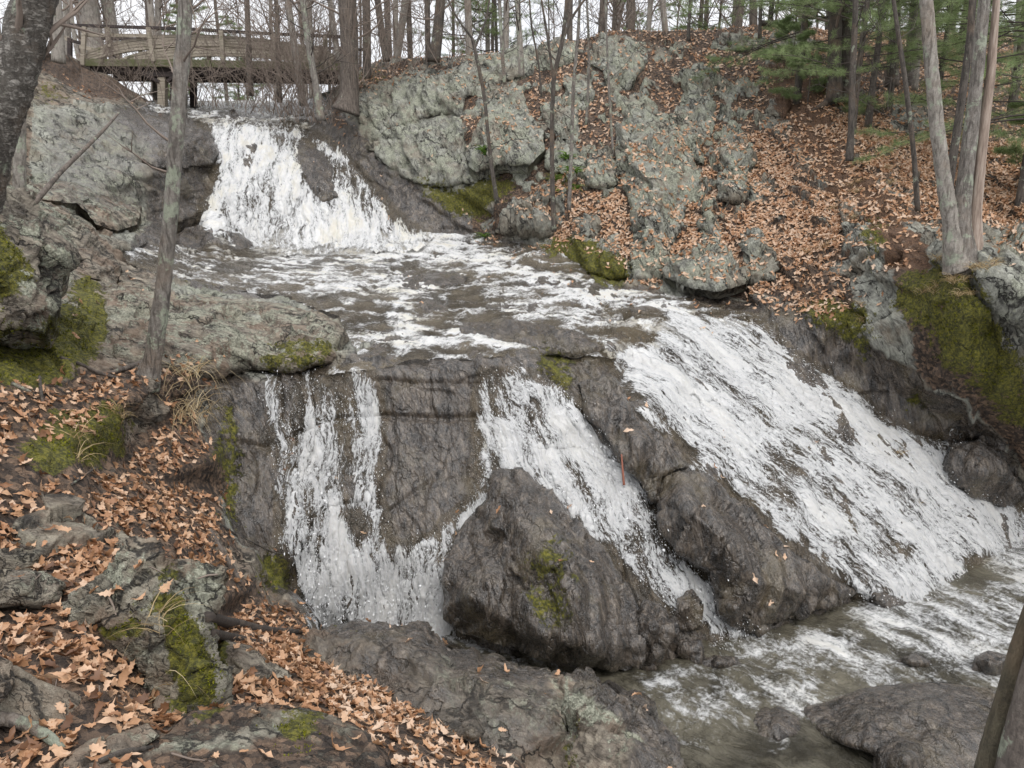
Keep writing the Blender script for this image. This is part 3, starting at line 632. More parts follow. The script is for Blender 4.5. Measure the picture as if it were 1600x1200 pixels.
gu, gt = np.meshgrid(us, ts)
cr_ = crest(gu)
gv = cr_ + gt*(1425-cr_)
dd = Dat(gu, gv)
V = P3(gu, gv, dd).reshape(-1, 3); fu, fv = gu.ravel(), gv.ravel()
nu, nv = len(us), nt_
idx = np.arange(nu*nv).reshape(nv, nu)
Q = np.stack([idx[:-1, :-1], idx[1:, :-1], idx[1:, 1:], idx[:-1, 1:]], -1).reshape(-1, 4)
N = normals(V, Q)
mk = masks(fu, fv, V)
soft = np.clip(np.maximum(mk['leaf'], mk['needle']), 0, 1); dist = proj(V)[2]
right = 1/(1+np.exp(-(fu-800)/60))*np.clip((V[:, 2]+4.4)/.4, 0, 1)
dispL = rock_disp(V, .8, .075, ((.8,.2,0),(0,1,.3),(.25,-.4,1.5)), 3, .05, (.25,-.2,.95), .30)
dispC = rock_disp(V, .9, .06, ((1.8,.3,.3),(0,1,.3),(-.3,-.2,.5)), 5, .035, (.85,.3,-.35), .45, .3)
cen = np.clip((fu-250)/100, 0, 1)*np.clip((fv-570)/20, 0, 1); dispL = dispL*(1-cen)+dispC*cen
dispR = rock_disp(V, 1.0, .155, ((2.0,.5,.2),(-.3,1.2,.3),(.3,-.2,.42)), 13, .09, (.93,-.1,.36), .5, .6)
smoothwet = np.clip(mk['wet'], 0, 1)
bedm = inpoly(fu, fv, [(170,385),(640,365),(770,366),(900,405),(1060,465),(1180,505),(950,562),(640,566),(560,570),(530,500),(440,468),(200,420)])*1.0
dR = dispR*(1-.7*smoothwet); dL = dispL*(1-.35*smoothwet)*(1-.35*bedm)-.02*bedm
hill = right*(fv < 700)
disp = dL*(1-hill)+dR*hill
near = np.clip(dist/8, .35, 1)
dsoft = .05*fbm(V*2.2, 4, 50)+.02*fbm(V*9, 3, 51)
disp = (disp*(1-.8*soft)+dsoft*soft)*near
# a waterline along the face stays crisp; sediment layers cut into the face
face = inpoly(fu, fv, [(300,600),(560,580),(800,560),(960,620),(1050,800),(1100,1020),(480,1000),(340,800)])
lines = np.zeros(len(fu))
for pts, dep, w in [([(345,690),(420,700),(520,655),(600,650),(700,655),(770,650)], .05, 5), ([(560,590),(650,600),(760,600)], .03, 4), ([(690,580),(700,650),(690,700)], .02, 4),
                    ([(610,800),(690,740),(700,690)], .03, 4), ([(900,640),(930,680),(950,720),(960,760)], .12, 8), ([(640,200),(700,185),(725,190)], .0, 3)]:
    lines += dep*np.exp(-(segdist(fu, fv, pts)/w)**2)
disp -= lines
for pts, dep, w in [([(215,215),(225,250),(250,262),(290,258)], .15, 7), ([(60,300),(130,310),(180,330),(220,350)], .12, 6), ([(230,225),(330,235)], .08, 5), ([(140,250),(200,270),(240,290),(320,320)], .08, 5), ([(560,200),(620,245),(700,300),(760,340)], .2, 9)]:
    disp -= dep*np.exp(-(segdist(fu, fv, pts)/w)**2)
bk = np.clip((fv-cr_.ravel())/12, 0, 1)
V = V + N*(disp*(.25+.75*bk))[:, None]
GRID_V = V.reshape(nv, nu, 3); GD = proj(GRID_V)[2]
def DG(u, v):
    """distance of the finished ground seen at a pixel"""
    u = np.asarray(u, float); v = np.asarray(v, float); c = crest(u)
    x = np.clip((u+300)/STEP, 0, nu-1.01); y = np.clip((v-c)/(1425-c)*(nv-1), 0, nv-1.01)
    i = x.astype(int); j = y.astype(int); a = x-i; b = y-j
    return (GD[j, i]*(1-a)+GD[j, i+1]*a)*(1-b)+(GD[j+1, i]*(1-a)+GD[j+1, i+1]*a)*b
# behind the crest the land goes on
rows = [0.4, 1, 2, 3.5, 6, 10, 16, 25, 40, 65, 100, 160]
gapm = np.clip(1-np.abs(us-350)/190, 0, 1); gapm = gapm**.6
top = V.reshape(nv, nu, 3)[0]
back = []
for r in rows:
    B = top.copy(); dirn = top[:, :2]/np.linalg.norm(top[:, :2], axis=1, keepdims=True)
    B[:, :2] += dirn*r
    B[:, 2] = top[:, 2] + .05*min(r, 10)*(1-gapm) - gapm*min(r, 30)*.28 - (.02*max(r-10, 0)) + .12*fbm(B*.35, 3, 77)*min(r, 6)/3
    back.append(B)
VB = np.concatenate([top]+back); nb = len(rows)+1
idb = np.arange(nu*nb).reshape(nb, nu)
QB = np.stack([idb[1:, :-1], idb[:-1, :-1], idb[:-1, 1:], idb[1:, 1:]], -1).reshape(-1, 4)
ab = {k: np.full(len(VB), val) for k, val in (('leaf', .9), ('moss', .1), ('wet', 0), ('lich', .2), ('needle', .1))}
tag(link('forest_floor', mesh_np('forest_floor', VB, QB, M['rock'], ab)), 'leaf covered forest floor running on behind the hill crest', kind='structure')
HILL = inpoly(gu, gv, [(520,-60),(540,200),(600,250),(700,330),(760,365),(880,395),(960,445),(1060,462),(1170,470),(1260,500),(1350,560),(1450,620),(1560,700),(1600,745),(1950,800),(1950,-60)])
BANK = inpoly(gu, gv, [(-350,-60),(-350,1500),(1000,1500),(860,1225),(800,1190),(560,1050),(490,985),(350,830),(305,660),(300,605),(345,600),(340,560),(230,420),(200,380),(100,330),(40,300),(50,165),(230,165),(232,120),(130,60)])
cx_ = lambda m: (m[:-1, :-1]*1+m[1:, :-1]+m[1:, 1:]+m[:-1, 1:] >= 2).ravel()
fh = cx_(HILL); fb_ = cx_(BANK) & ~fh
ATTR = mk
def subset(name, fm, mat, label):
    q = Q[fm]; used = np.unique(q); mp = np.full(len(V), -1); mp[used] = np.arange(len(used))
    o = link(name, mesh_np(name, V[used], mp[q], mat, {k: a[used] for k, a in ATTR.items()}))
    return tag(o, label, kind='structure')
hillside = subset('hillside', fh, M['rock'], 'steep rocky hillside strewn with fallen oak leaves right of the stream')
left_bank = subset('left_bank', fb_, M['rock_left'], 'leaf strewn earth bank and trodden dirt on the near left')
bedrock = subset('bedrock', ~fh & ~fb_, M['rock'], 'dark wet bedrock steps that the water runs over')

# ---------------------------------------------------------------- rocks and outcrops
def rock(name, label, outline, inner=(), pre=None, **kw):
    d = dict(pre or {}); d.update(kw)
    return rock0(name, label, outline, inner, **d)
def rock0(name, label, outline, inner=(), thick=.6, amp=.05, block=.4, step=None, cat='rock', group=None, rel=True, round_=.10, rr=14, mat='rock', over=None, aniso=((1,.3,0),(-.2,1,.3),(.2,-.3,1.3)), seed=1, jit=2.5, crack=.02, bed=(.3,.1,.9), th=.25, fine=.8, kind=None, rim=0.0):
    """outline and inner points are (column, row, how far it stands proud of the ground there) or, with rel=False, (column, row, distance)"""
    r_ = random.Random(seed*77+len(outline))
    base = lambda u, v: float(DG(u, v)) if v > crest(u) else float(DG(u, crest(u)+1))
    ol = []
    n = len(outline)
    for i in range(n):
        a, b = outline[i], outline[(i+1) % n]
        a = a if len(a) > 2 else (a[0], a[1], rim); b = b if len(b) > 2 else (b[0], b[1], rim)
        L = math.hypot(b[0]-a[0], b[1]-a[1]); k = max(1, int(L/22))
        for j in range(k):
            w = j/k; jj = jit if j else jit*.5
            u, v = a[0]+(b[0]-a[0])*w+r_.uniform(-jj, jj), a[1]+(b[1]-a[1])*w+r_.uniform(-jj, jj)
            p = a[2]+(b[2]-a[2])*w
            ol.append((u, v, base(u, v)-p if rel else p))
    inn = [(p[0], p[1], (base(p[0], p[1])-p[2]) if rel else p[2]) for p in inner]
    ctl = ol+inn; eds = [(i, (i+1) % len(ol)) for i in range(len(ol))]
    dm = sum(p[2] for p in ol)/len(ol)
    xs = [p[0] for p in ol]; ys = [p[1] for p in ol]
    if step is None: step = max(3.0, min(6.0, math.sqrt((max(xs)-min(xs))*(max(ys)-min(ys))/7000)))
    fo = []
    for i in range(len(ol)):
        a, b = ol[i], ol[(i+1) % len(ol)]; k = max(1, int(round(math.hypot(b[0]-a[0], b[1]-a[1])/step)))
        for j in range(k): fo.append((a[0]+(b[0]-a[0])*j/k, a[1]+(b[1]-a[1])*j/k))
    g = np.stack(np.meshgrid(np.arange(min(xs), max(xs), step), np.arange(min(ys), max(ys), step)), -1).reshape(-1, 2)
    g = g + rng.uniform(-.25, .25, g.shape)*step
    g = g[inpoly(g[:, 0], g[:, 1], fo)]
    de = segdist(g[:, 0], g[:, 1], fo+[fo[0]]); g = g[de > step*.55]
    pts = [Vector(p) for p in fo]+[Vector(p) for p in g.tolist()]
    res = delaunay_2d_cdt(pts, [(i, (i+1) % len(fo)) for i in range(len(fo))], [list(range(len(fo)))], 1, 0.001)
    vs = np.array([(q.x, q.y) for q in res[0]]); tris = [list(t_) for t_ in res[2]]
    u, v = vs[:, 0], vs[:, 1]
    inv = tin(ctl, u, v, eds)
    bad = np.isnan(inv)
    if bad.any():
        for k in np.nonzero(bad)[0]:
            q = min(ctl, key=lambda c: (c[0]-u[k])**2+(c[1]-v[k])**2); inv[k] = 1/q[2]
    d = 1/inv
    e = segdist(u, v, fo+[fo[0]])
    fe = np.clip(e/rr, 0, 1); d = d + round_*(1-np.sqrt(1-(1-fe)**2))
    P = P3(u, v, d)
    Fc = np.array(tris)
    a, b, c = P[Fc[:, 0]], P[Fc[:, 1]], P[Fc[:, 2]]
    flip = (np.cross(b-a, c-a)*(a+b+c)).sum(1) > 0
    Fc[flip] = Fc[flip][:, ::-1]
    N = normals(P, Fc)
    dn = rock_disp(P+seed*3.1, block, amp, aniso, seed, crack, bed, th, fine)
    P2 = P + N*(dn*np.clip(.35+fe, 0, 1))[:, None]
    # back: the boundary carried into the ground
    cnt = {}
    for t_ in Fc.tolist():
        for k in range(3):
            ed = (t_[k], t_[(k+1) % 3]); cnt[ed] = cnt.get(ed, 0)+1
    nxt = {a_: b_ for (a_, b_) in cnt if (b_, a_) not in cnt}
    s0 = next(iter(nxt)); loop = [s0]
    while nxt.get(loop[-1]) not in (None, s0) and len(loop) < len(nxt)+1: loop.append(nxt[loop[-1]])
    n0 = len(P2); cen = P2[loop].mean(0)
    Vs = [P2]; faces = Fc.tolist(); prev = loop
    view = cen/np.linalg.norm(cen); away = np.array([view[0]*.8, view[1]*.8, -.45])
    for q, sh in ((.4, 1.02), (1.0, .8)):
        ring = (P2[loop]-cen)*sh+cen+away*thick*q
        ring += .15*thick*fbm(ring*2+5, 2, seed)[:, None]*np.array([1, 1, .6])
        ids = list(range(n0, n0+len(loop))); n0 += len(loop); Vs.append(ring)
        faces += [(prev[k], ids[k], ids[(k+1) % len(loop)], prev[(k+1) % len(loop)])[::-1] for k in range(len(loop))]
        prev = ids
    Vs.append(np.array([cen+away*thick*1.15])); faces += [(prev[k], n0, prev[(k+1) % len(loop)])[::-1] for k in range(len(loop))]
    VV_ = np.concatenate(Vs); uu, vv, _ = proj(VV_)
    uu[len(P2):] = np.concatenate([u[loop]]*2+[[u.mean()]]); vv[len(P2):] = np.concatenate([v[loop]]*2+[[v.mean()]])
    at = masks(uu, vv, VV_, over)
    org = (float(cen[0]), float(cen[1]), float(VV_[:, 2].min()))
    o = link(name, mesh_np(name, VV_-np.array(org), faces, M[mat], at), loc=org)
    if kind: return tag(o, label, kind=kind)
    return tag(o, label, cat, group)
NL = {'leaf': (.0, 0)}          # bare rock: no soil
def hill_rock(label, ol, inner, **kw):
    o = dict(over={'leaf': (.12, 0), 'wet': (.5, 0)}, thick=.9, amp=.11, block=.75, bed=(.93,-.1,.36), th=.42, fine=.7, round_=.07, rr=6, crack=.08, aniso=((2.0,.5,.2),(-.3,1.2,.3),(.3,-.2,.42)), cat='outcrop', rim=.08)
    o.update(kw); return rock('rock_outcrop', label, ol, inner, **o)
hill_rock('rounded grey green outcrop slab above the crack, right of the upper fall', [(548,188,.0),(560,160,.1),(590,138,.15),(655,120,.15),(705,128,.2),(727,150,.2),(722,182,.1),(690,178,.05),(650,190,.1),(600,205,.1)], [(640,150,.45),(690,150,.45),(590,175,.4)], seed=2)
hill_rock('wide smooth grey green rock face below the long crack beside the upper fall', [(575,228,.1),(605,206,.1),(648,194,.1),(690,182,.1),(722,188,.1),(726,235,.15),(744,285,.1),(700,292,.1),(650,287,.1),(610,262,.1)], [(650,220,.5),(690,230,.5),(640,255,.35),(700,265,.4)], seed=3)
hill_rock('square dark seamed rock high above the rounded outcrop', [(680,118),(735,113),(746,148),(712,158),(698,142)], [(715,132,.3)], seed=4)
hill_rock('low grey ledge just under the hilltop behind the thin saplings', [(742,137),(755,100),(800,76),(835,72),(832,118),(790,127),(760,139)], [(790,100,.45)], seed=5)
hill_rock('flat green tinged crest rock between two saplings', [(838,112),(842,72),(868,62),(900,66),(902,94),(864,110)], [(870,85,.3)], seed=6)
hill_rock('jutting lichen rock with a black undercut hollow below it', [(735,262,.55),(727,240,.4),(746,200,.3),(762,157,.2),(800,150,.2),(815,141,.2),(826,176,.4),(850,206,.5),(850,236,.55),(826,258,.6),(790,255,.6),(765,262,.6),(745,268,.6)], [(775,200,.75),(790,235,.85),(760,240,.75),(820,220,.75)], seed=7, thick=.8)
hill_rock('narrow upright rock splinter behind the forked sapling', [(846,166),(868,155),(902,164),(906,224),(872,216),(855,196)], [(880,190,.35)], seed=8)
hill_rock('low dark rock at the stream edge where the forked sapling stands', [(776,366),(784,326),(815,318),(850,328),(868,345),(862,368),(820,370)], [(810,345,.4),(845,348,.4)], seed=9)
hill_rock('pale upright rock tooth beside the fern patch', [(916,290),(924,240),(950,231),(967,258),(962,288),(945,296)], [(940,262,.4)], seed=10)
hill_rock('tall pale green slab streaked downhill through the middle of the slope', [(995,442),(985,385),(992,335),(978,300),(964,258),(966,205),(986,158),(1012,152),(1042,180),(1060,246),(1086,285),(1080,312),(1052,372),(1034,438)], [(1000,200,.55),(1010,260,.6),(1040,300,.5),(1015,340,.55),(1010,400,.4)], seed=11)
hill_rock('broken pale rock block among the leaves near the hilltop slab', [(876,170),(884,120),(920,117),(928,150),(920,172)], [(902,145,.3)], seed=12)
hill_rock('smooth pale crest slab at the top of the hill', [(924,100,.2),(936,62,.15),(968,53,.12),(1010,66,.15),(1012,100),(982,140),(956,150),(944,112)], [(968,85,.45),(960,115,.35)], seed=13)
hill_rock('weathered grey rock rib running down right of the hilltop slab', [(1058,182),(1068,112),(1098,100),(1120,138),(1116,200),(1098,258),(1074,246)], [(1090,150,.4),(1088,210,.4)], seed=14)
hill_rock('column of rock coated in pale lichen beside the leaf gully', [(1124,302),(1118,240),(1138,190),(1166,194),(1174,258),(1162,312)], [(1145,250,.45)], seed=15)
hill_rock('small rounded boulder at the foot of the lichen column', [(1114,306),(1128,290),(1158,286),(1170,300),(1160,314),(1128,316)], [(1145,300,.25)], seed=16, rr=8)
hill_rock('bleached flat rock on the skyline left of the fallen log', [(1108,76),(1122,54),(1160,48),(1192,58),(1198,76),(1150,80)], [(1150,64,.3)], seed=17, over={'leaf': (.05, 0), 'lich': (.5, .3)})
hill_rock('overhanging lichen ledge just above the wet stream bank', [(1038,432,.5),(1050,396,.25),(1086,381,.15),(1130,390,.2),(1166,424,.45),(1161,446,.6),(1120,456,.65),(1080,450,.65)], [(1090,415,.7),(1130,425,.7)], seed=18, thick=.7)
hill_rock('dark upright wedge beside the overhanging ledge', [(1168,436),(1164,372),(1184,364),(1208,395),(1206,438),(1186,442)], [(1185,405,.35)], seed=19)
hill_rock('tilted grey rock pair in the mossy leaf bank', [(1318,396),(1322,356),(1352,346),(1392,372),(1402,400),(1372,432),(1345,420)], [(1350,380,.25),(1372,395,.25)], seed=20)
hill_rock('small knobbly rock in the leaves above the dark undercut', [(894,370),(896,344),(914,336),(936,350),(930,374)], [(914,356,.25)], seed=21)
hill_rock('pine shaded grey boulder left of the pine trunks', [(1196,80),(1206,52),(1232,42),(1268,50),(1276,76),(1240,88)], [(1235,62,.4)], seed=22)
hill_rock('big sloping slab of bare rock below the twin trunks at the right edge', [(1505,402),(1530,366),(1570,375),(1625,408),(1700,470),(1700,620),(1640,560),(1600,520),(1560,480)], [(1560,430,.35),(1620,480,.35)], seed=23, amp=.06, over={'leaf': (.05, 0), 'wet': (.2, 0)})
hill_rock('grey rock in the leaves behind the leaning pine sapling', [(1388,205),(1392,160),(1420,150),(1452,165),(1456,205),(1420,214)], [(1422,182,.4)], seed=24)
hill_rock('small grey rock low on the slope under the bent stems', [(1060,320),(1058,262),(1078,255),(1100,282),(1096,322)], [(1080,292,.25)], seed=25)
hill_rock('two lobed mossy rock beside the needle covered path', [(1198,176),(1204,142),(1222,136),(1236,160),(1226,186)], [(1216,160,.25)], seed=26)
hill_rock('cracked rock block right of the dark undercut hollow', [(852,262),(856,232),(880,222),(912,238),(916,268),(884,276)], [(884,250,.35)], seed=27)
hill_rock('thin grey rock fin between leaf drifts above the ledge', [(1098,392),(1094,350),(1112,338),(1126,362),(1124,388)], [(1110,366,.22)], seed=28)
hill_rock('dark mossy step of rock at the water below the undercut', [(880,398),(900,372),(945,380),(985,405),(1000,436),(950,436),(905,416)], [(930,400,.35),(965,420,.3)], seed=29, over={'wet': (1, .3), 'leaf': (.1, 0)})
# rocks around the upper fall
up = dict(cat='rock', over=NL, thick=.9)
rock('boulder', 'smooth wet domed rock at the left lip of the upper fall', [(222,250,.2),(228,215,.15),(240,192,.1),(290,188,.1),(330,204,.2),(342,238,.3),(330,262,.3),(280,262,.35),(245,262,.3)], [(290,225,.7),(250,225,.5)], rr=9, pre=up)
rock('boulder', 'long fractured lichen slab leaning below the left rock wall', [(40,290,.2),(80,282,.3),(120,288,.4),(180,315,.5),(222,322,.5),(214,352,.5),(180,360,.6),(150,350,.7),(118,318,.6),(60,312,.3)], [(100,300,.7),(170,335,.9)], seed=31, pre=up, mat='rock_left')
rock('boulder', 'flat topped grey boulder at the edge of the water left of the sapling', [(150,392,.2),(152,368,.3),(185,362,.4),(222,366,.4),(230,380,.4),(200,394,.3)], [(190,378,.6)], seed=32, pre=up, rr=7)
rock('boulder', 'mossy grey boulder in the gully beside the angular slab', [(45,330,.2),(90,325,.4),(140,350,.5),(168,382,.5),(190,420,.5),(178,446,.4),(130,430,.3),(70,380,.2)], [(110,365,.9),(150,405,.9)], seed=33, pre=up, mat='rock_left')
rock('boulder', 'wet dark rock parting the foam left of the upper fall foot', [(272,372,.1),(290,356,.2),(330,352,.2),(372,366,.2),(398,384,.1),(380,396,.1),(320,394,.1),(285,388,.1)], [(330,368,.4)], seed=34, over={'wet': (1, .8), 'leaf': (0, 0)}, cat='rock', rr=6)
rock('boulder', 'black rock ridge between the two strands of the upper fall', [(458,248,.1),(470,222,.15),(500,232,.2),(520,262,.25),(530,310,.2),(505,318,.2),(480,296,.15)], [(492,260,.4),(505,290,.4)], seed=35, over={'wet': (1, .8), 'leaf': (0, 0)}, cat='rock', rr=7, amp=.05)
rock('boulder', 'reddish brown boulder sitting in the middle of the stream', [(638,486,.0),(640,476,.3),(655,467,.45),(680,468,.45),(700,480,.3),(706,490,.1),(680,494,.05),(655,493,.05)], [(665,480,.5)], seed=36, over={'wet': (.5, .3), 'leaf': (0, 0)}, cat='rock', rr=5, amp=.02, thick=.35, mat='rock_left')
rock('boulder', 'low mossy wet rock hump in midstream with water parting around it', [(618,452,.05),(632,438,.3),(660,428,.4),(710,424,.4),(735,432,.3),(720,446,.15),(660,455,.1)], [(670,438,.45)], seed=37, over={'wet': (1, .7), 'leaf': (0, 0)}, cat='rock', rr=6, amp=.03)
rock('boulder', 'tiny round wet rock left of the midstream hump', [(532,452,.0),(538,438,.15),(560,432,.2),(576,440,.15),(578,452,.0)], [(556,444,.25)], seed=38, over={'wet': (1, .7), 'leaf': (0, 0)}, cat='rock', rr=5, amp=.02, thick=.3)
rock('boulder', 'broken dark rock brow at the head of the middle fall', [(700,524,.1),(730,508,.2),(790,500,.3),(850,505,.3),(905,525,.3),(945,545,.2),(900,556,.2),(850,552,.25),(820,540,.3),(760,528,.2)], [(820,520,.45),(870,530,.45)], seed=39, over={'wet': (1, .6), 'leaf': (0, 0)}, cat='rock', rr=8, amp=.06, mat='rock')
# long lichen ledge behind the sapling
rock('rock_ledge', 'long mossy lichen covered ledge behind the thin tree trunk', [(160,545,.2),(158,470,.2),(180,448,.3),(260,456,.3),(340,462,.4),(430,470,.5),(490,490,.6),(525,506,.5),(545,530,.3),(528,562,.4),(470,580,.5),(400,576,.5),(330,590,.4),(250,580,.2),(190,570,.2)], [(260,500,.6),(350,500,.8),(450,520,1.0),(500,535,.9),(330,550,.7),(210,510,.4),(400,550,.8)], thick=1.2, over={'leaf': (.2, 0), 'wet': (.2, 0)}, cat='rock', rr=24, round_=.4, amp=.08, block=.6, mat='rock_left', seed=40)
# wet outcrops between the falls
wo_ = dict(over={'wet': (1, .8), 'leaf': (0, 0)}, cat='outcrop', amp=.065, block=.75, fine=.3, bed=(.85,.3,-.35), th=.34, rr=7, round_=.07, crack=.05, aniso=((2.6,.4,.6),(-.4,1.8,.2),(-.4,-.2,.42)))
rock('rock_outcrop', 'tall wet pyramid of dark rock between the left and middle falls', [(692,968,.45),(692,900,.4),(715,835,.3),(760,780,.2),(772,738,.25),(815,732,.3),(858,772,.3),(900,815,.35),(945,850,.4),(968,900,.45),(995,960,.45),(1000,1030,.35),(960,1052,.3),(880,1034,.3),(800,1008,.35),(720,988,.4)], [(805,800,.8),(790,900,.75),(740,930,.8),(850,870,1.15),(900,930,1.15),(850,990,1.1),(930,1010,.9),(800,975,.75),(770,860,.6)], thick=.8, seed=41, pre=wo_)
rock('rock_outcrop', 'long dark wedge of streaked wet rock between the middle and right falls', [(1030,830,.25),(1036,748,.25),(1060,738,.3),(1105,742,.3),(1160,790,.3),(1225,850,.3),(1290,900,.25),(1335,922,.1),(1300,945,.1),(1230,965,.15),(1180,975,.2),(1130,940,.3),(1110,895,.4),(1060,865,.4)], [(1080,800,.75),(1140,850,.8),(1180,910,.65),(1250,925,.4)], thick=.8, seed=42, pre=wo_)
rock('rock_outcrop', 'dark cracked shoulder of rock above the wedge, beside the middle fall', [(915,650,.15),(905,600,.15),(960,590,.2),(985,640,.2),(1040,690,.2),(1075,728,.25),(1032,745,.3),(1025,790,.3),(990,740,.3),(950,690,.3)], [(960,640,.4),(1000,695,.5)], thick=.6, seed=43, pre=wo_)
rock('rock_outcrop', 'small wet tooth of rock at the foot of the middle fall', [(1050,985,.1),(1058,935,.2),(1080,922,.3),(1098,945,.25),(1100,985,.1)], [(1078,950,.4)], thick=.3, seed=44, pre={**wo_, 'rr': 7, 'round_': .1})
rock('rock_outcrop', 'rounded wet rock nub right of the pyramid foot', [(985,1015,.2),(990,960,.3),(1010,945,.35),(1040,950,.35),(1055,985,.3),(1058,1035,.1),(1010,1050,.1)], [(1020,980,.6)], thick=.4, seed=45, pre={**wo_, 'rr': 10, 'round_': .14})
rock('rock_outcrop', 'small black rock standing in the foam in front of the nub', [(1050,1045,.0),(1058,998,.2),(1075,990,.25),(1092,1008,.2),(1098,1045,.0)], [(1075,1015,.35)], thick=.3, seed=46, pre={**wo_, 'rr': 7, 'round_': .1})
rock('rock_outcrop', 'dark fluted rock foot right of the middle fall pool', [(1110,900,.3),(1150,930,.35),(1185,960,.25),(1190,985,.1),(1150,985,.15),(1120,960,.2)], [(1150,950,.55)], thick=.3, seed=47, pre={**wo_, 'rr': 8, 'round_': .1})
rock('rock_outcrop', 'grooved rock hump with thin rills at the right end of the right fall', [(1475,735,.1),(1490,695,.2),(1530,690,.25),(1570,720,.25),(1598,770,.2),(1580,790,.1),(1520,778,.1)], [(1535,735,.45)], thick=.5, seed=48, pre={**wo_, 'rr': 10, 'round_': .12})
# foreground boulders (given by distance)
fg = dict(rel=False, cat='boulder', mat='rock_left')
rock('boulder', 'big angular lichen boulder leaning at the left edge of the picture', [(-200,520,4.6),(-200,260,6),(-60,255,6.6),(0,280,6.6),(28,300,6.7),(55,335,6.7),(80,360,6.7),(106,400,6.6),(95,425,6.4),(92,480,6.2),(68,520,6.0),(30,512,5.9),(0,505,5.6)], [(20,360,6.15),(40,420,5.9),(70,400,6.25),(0,440,5.6),(-60,400,5.3),(60,470,5.95)], over={'leaf': (0, 0)}, thick=1.0, amp=.09, block=.45, crack=.05, bed=(.7,-.3,.5), th=.3, round_=.08, rr=6, seed=51, pre=fg)
rock('boulder', 'pointed mossy boulder in the middle of the leaf pile', [(100,955,3.85),(120,935,3.85),(165,900,3.85),(195,865,3.85),(215,850,3.85),(238,848,3.85),(262,870,3.8),(300,875,3.95),(352,890,4.0),(350,920,3.95),(330,960,3.85),(325,1010,3.75),(345,1060,3.7),(352,1105,3.65),(320,1115,3.6),(275,1120,3.55),(250,1080,3.55),(215,1040,3.6),(150,1010,3.7),(120,990,3.75)], [(235,875,3.75),(215,935,3.62),(262,905,3.62),(255,960,3.5),(310,905,3.85),(295,1000,3.55),(170,960,3.68),(300,1060,3.5),(318,960,3.75),(240,1010,3.48)], over={'leaf': (0, 0), 'wet': (0, 0), 'lich': (1, .15)}, thick=.8, amp=.04, block=.32, crack=.03, bed=(.8,-.5,-.2), th=.16, round_=.05, rr=6, seed=52, pre={**fg, 'mat': 'slab'})
rock('boulder', 'low brown bedded boulder behind the pointed mossy one', [(-150,905,3.7),(-150,790,4.2),(0,815,4.5),(60,800,4.75),(110,795,4.85),(150,815,4.9),(185,818,4.95),(210,850,4.8),(180,885,4.5),(150,910,4.3),(110,930,4.1),(60,920,4.0),(0,925,3.85)], [(80,840,4.4),(150,850,4.55),(20,860,4.1),(-80,840,4.0)], over={'leaf': (0, 0), 'wet': (0, 0), 'lich': (.3, 0)}, thick=.7, amp=.045, block=.35, crack=.025, th=.12, round_=.05, rr=7, seed=53, pre=fg)
rock('boulder', 'mossy low rock wedge at the left edge in front of the bedded boulder', [(-150,960,3.3),(-150,885,3.6),(0,890,3.75),(60,895,3.85),(98,915,3.9),(90,945,3.8),(30,945,3.6),(0,950,3.5)], [(30,918,3.6)], over={'leaf': (0, 0), 'wet': (0, 0)}, thick=.5, amp=.02, block=.2, round_=.05, rr=8, seed=54, pre=fg)
rock('stone_slab', 'flat split grey slab at the bottom left corner', [(-120,1130,2.6),(-120,1010,2.95),(0,1040,3.0),(25,1040,3.05),(60,1060,3.1),(110,1080,3.15),(170,1100,3.2),(205,1125,3.2),(195,1150,3.1),(150,1150,3.05),(80,1135,2.95),(0,1130,2.85)], [(80,1095,3.03),(20,1080,2.93),(140,1120,3.08)], over={'leaf': (0, 0), 'wet': (0, 0), 'moss': (.3, 0)}, thick=.16, amp=.004, fine=.4, block=.5, round_=.015, rr=4, seed=55, jit=1.5, crack=.006, th=.09, pre={**fg, 'mat': 'slab'})
rock('stone_slab', 'small broken stone block resting on the corner slab', [(-60,1100,2.7),(-60,1020,2.9),(0,1025,2.95),(18,1035,2.98),(24,1070,2.9),(0,1095,2.78)], [(-10,1060,2.8)], over={'leaf': (0, 0), 'wet': (0, 0)}, thick=.14, amp=.01, block=.12, round_=.03, rr=6, seed=56, pre=fg)
rock('stone_slab', 'low flat ledge of pale rock at the bottom of the trodden dirt', [(150,1270,2.5),(190,1190,2.88),(250,1150,3.08),(300,1112,3.35),(380,1102,3.45),(450,1108,3.52),(520,1128,3.5),(570,1148,3.42),(600,1190,3.15),(620,1270,2.75)], [(400,1122,3.26),(480,1140,3.28),(330,1150,3.10),(430,1175,3.03),(540,1180,3.1),(260,1195,2.88),(400,1220,2.8),(340,1125,3.22)], over={'leaf': (.62, 0), 'wet': (0, 0), 'moss': (.8, 0)}, thick=.3, amp=.016, block=.3, fine=.8, round_=.03, rr=8, seed=57, th=.06, pre={**fg, 'mat': 'slab'})
rock('stone_slab', 'buried ledge of rock left of the trodden dirt at the bottom', [(90,1200,2.75),(140,1160,2.9),(230,1130,3.1),(250,1150,3.02),(200,1180,2.85),(150,1215,2.7)], [(180,1165,2.85)], over={'leaf': (.1, 0), 'wet': (0, 0)}, thick=.2, amp=.01, block=.2, round_=.02, rr=5, seed=58, pre=fg)
rock('boulder', 'small brown rock half buried in leaves right of the mossy boulder', [(345,1045,4.25),(338,1010,4.45),(350,1000,4.55),(390,1010,4.6),(420,1035,4.6),(455,1055,4.5),(440,1070,4.35),(380,1065,4.2)], [(375,1035,4.25),(410,1050,4.3)], over={'leaf': (.1, 0), 'wet': (0, 0)}, thick=.3, amp=.02, block=.2, round_=.05, rr=8, seed=59, pre=fg)
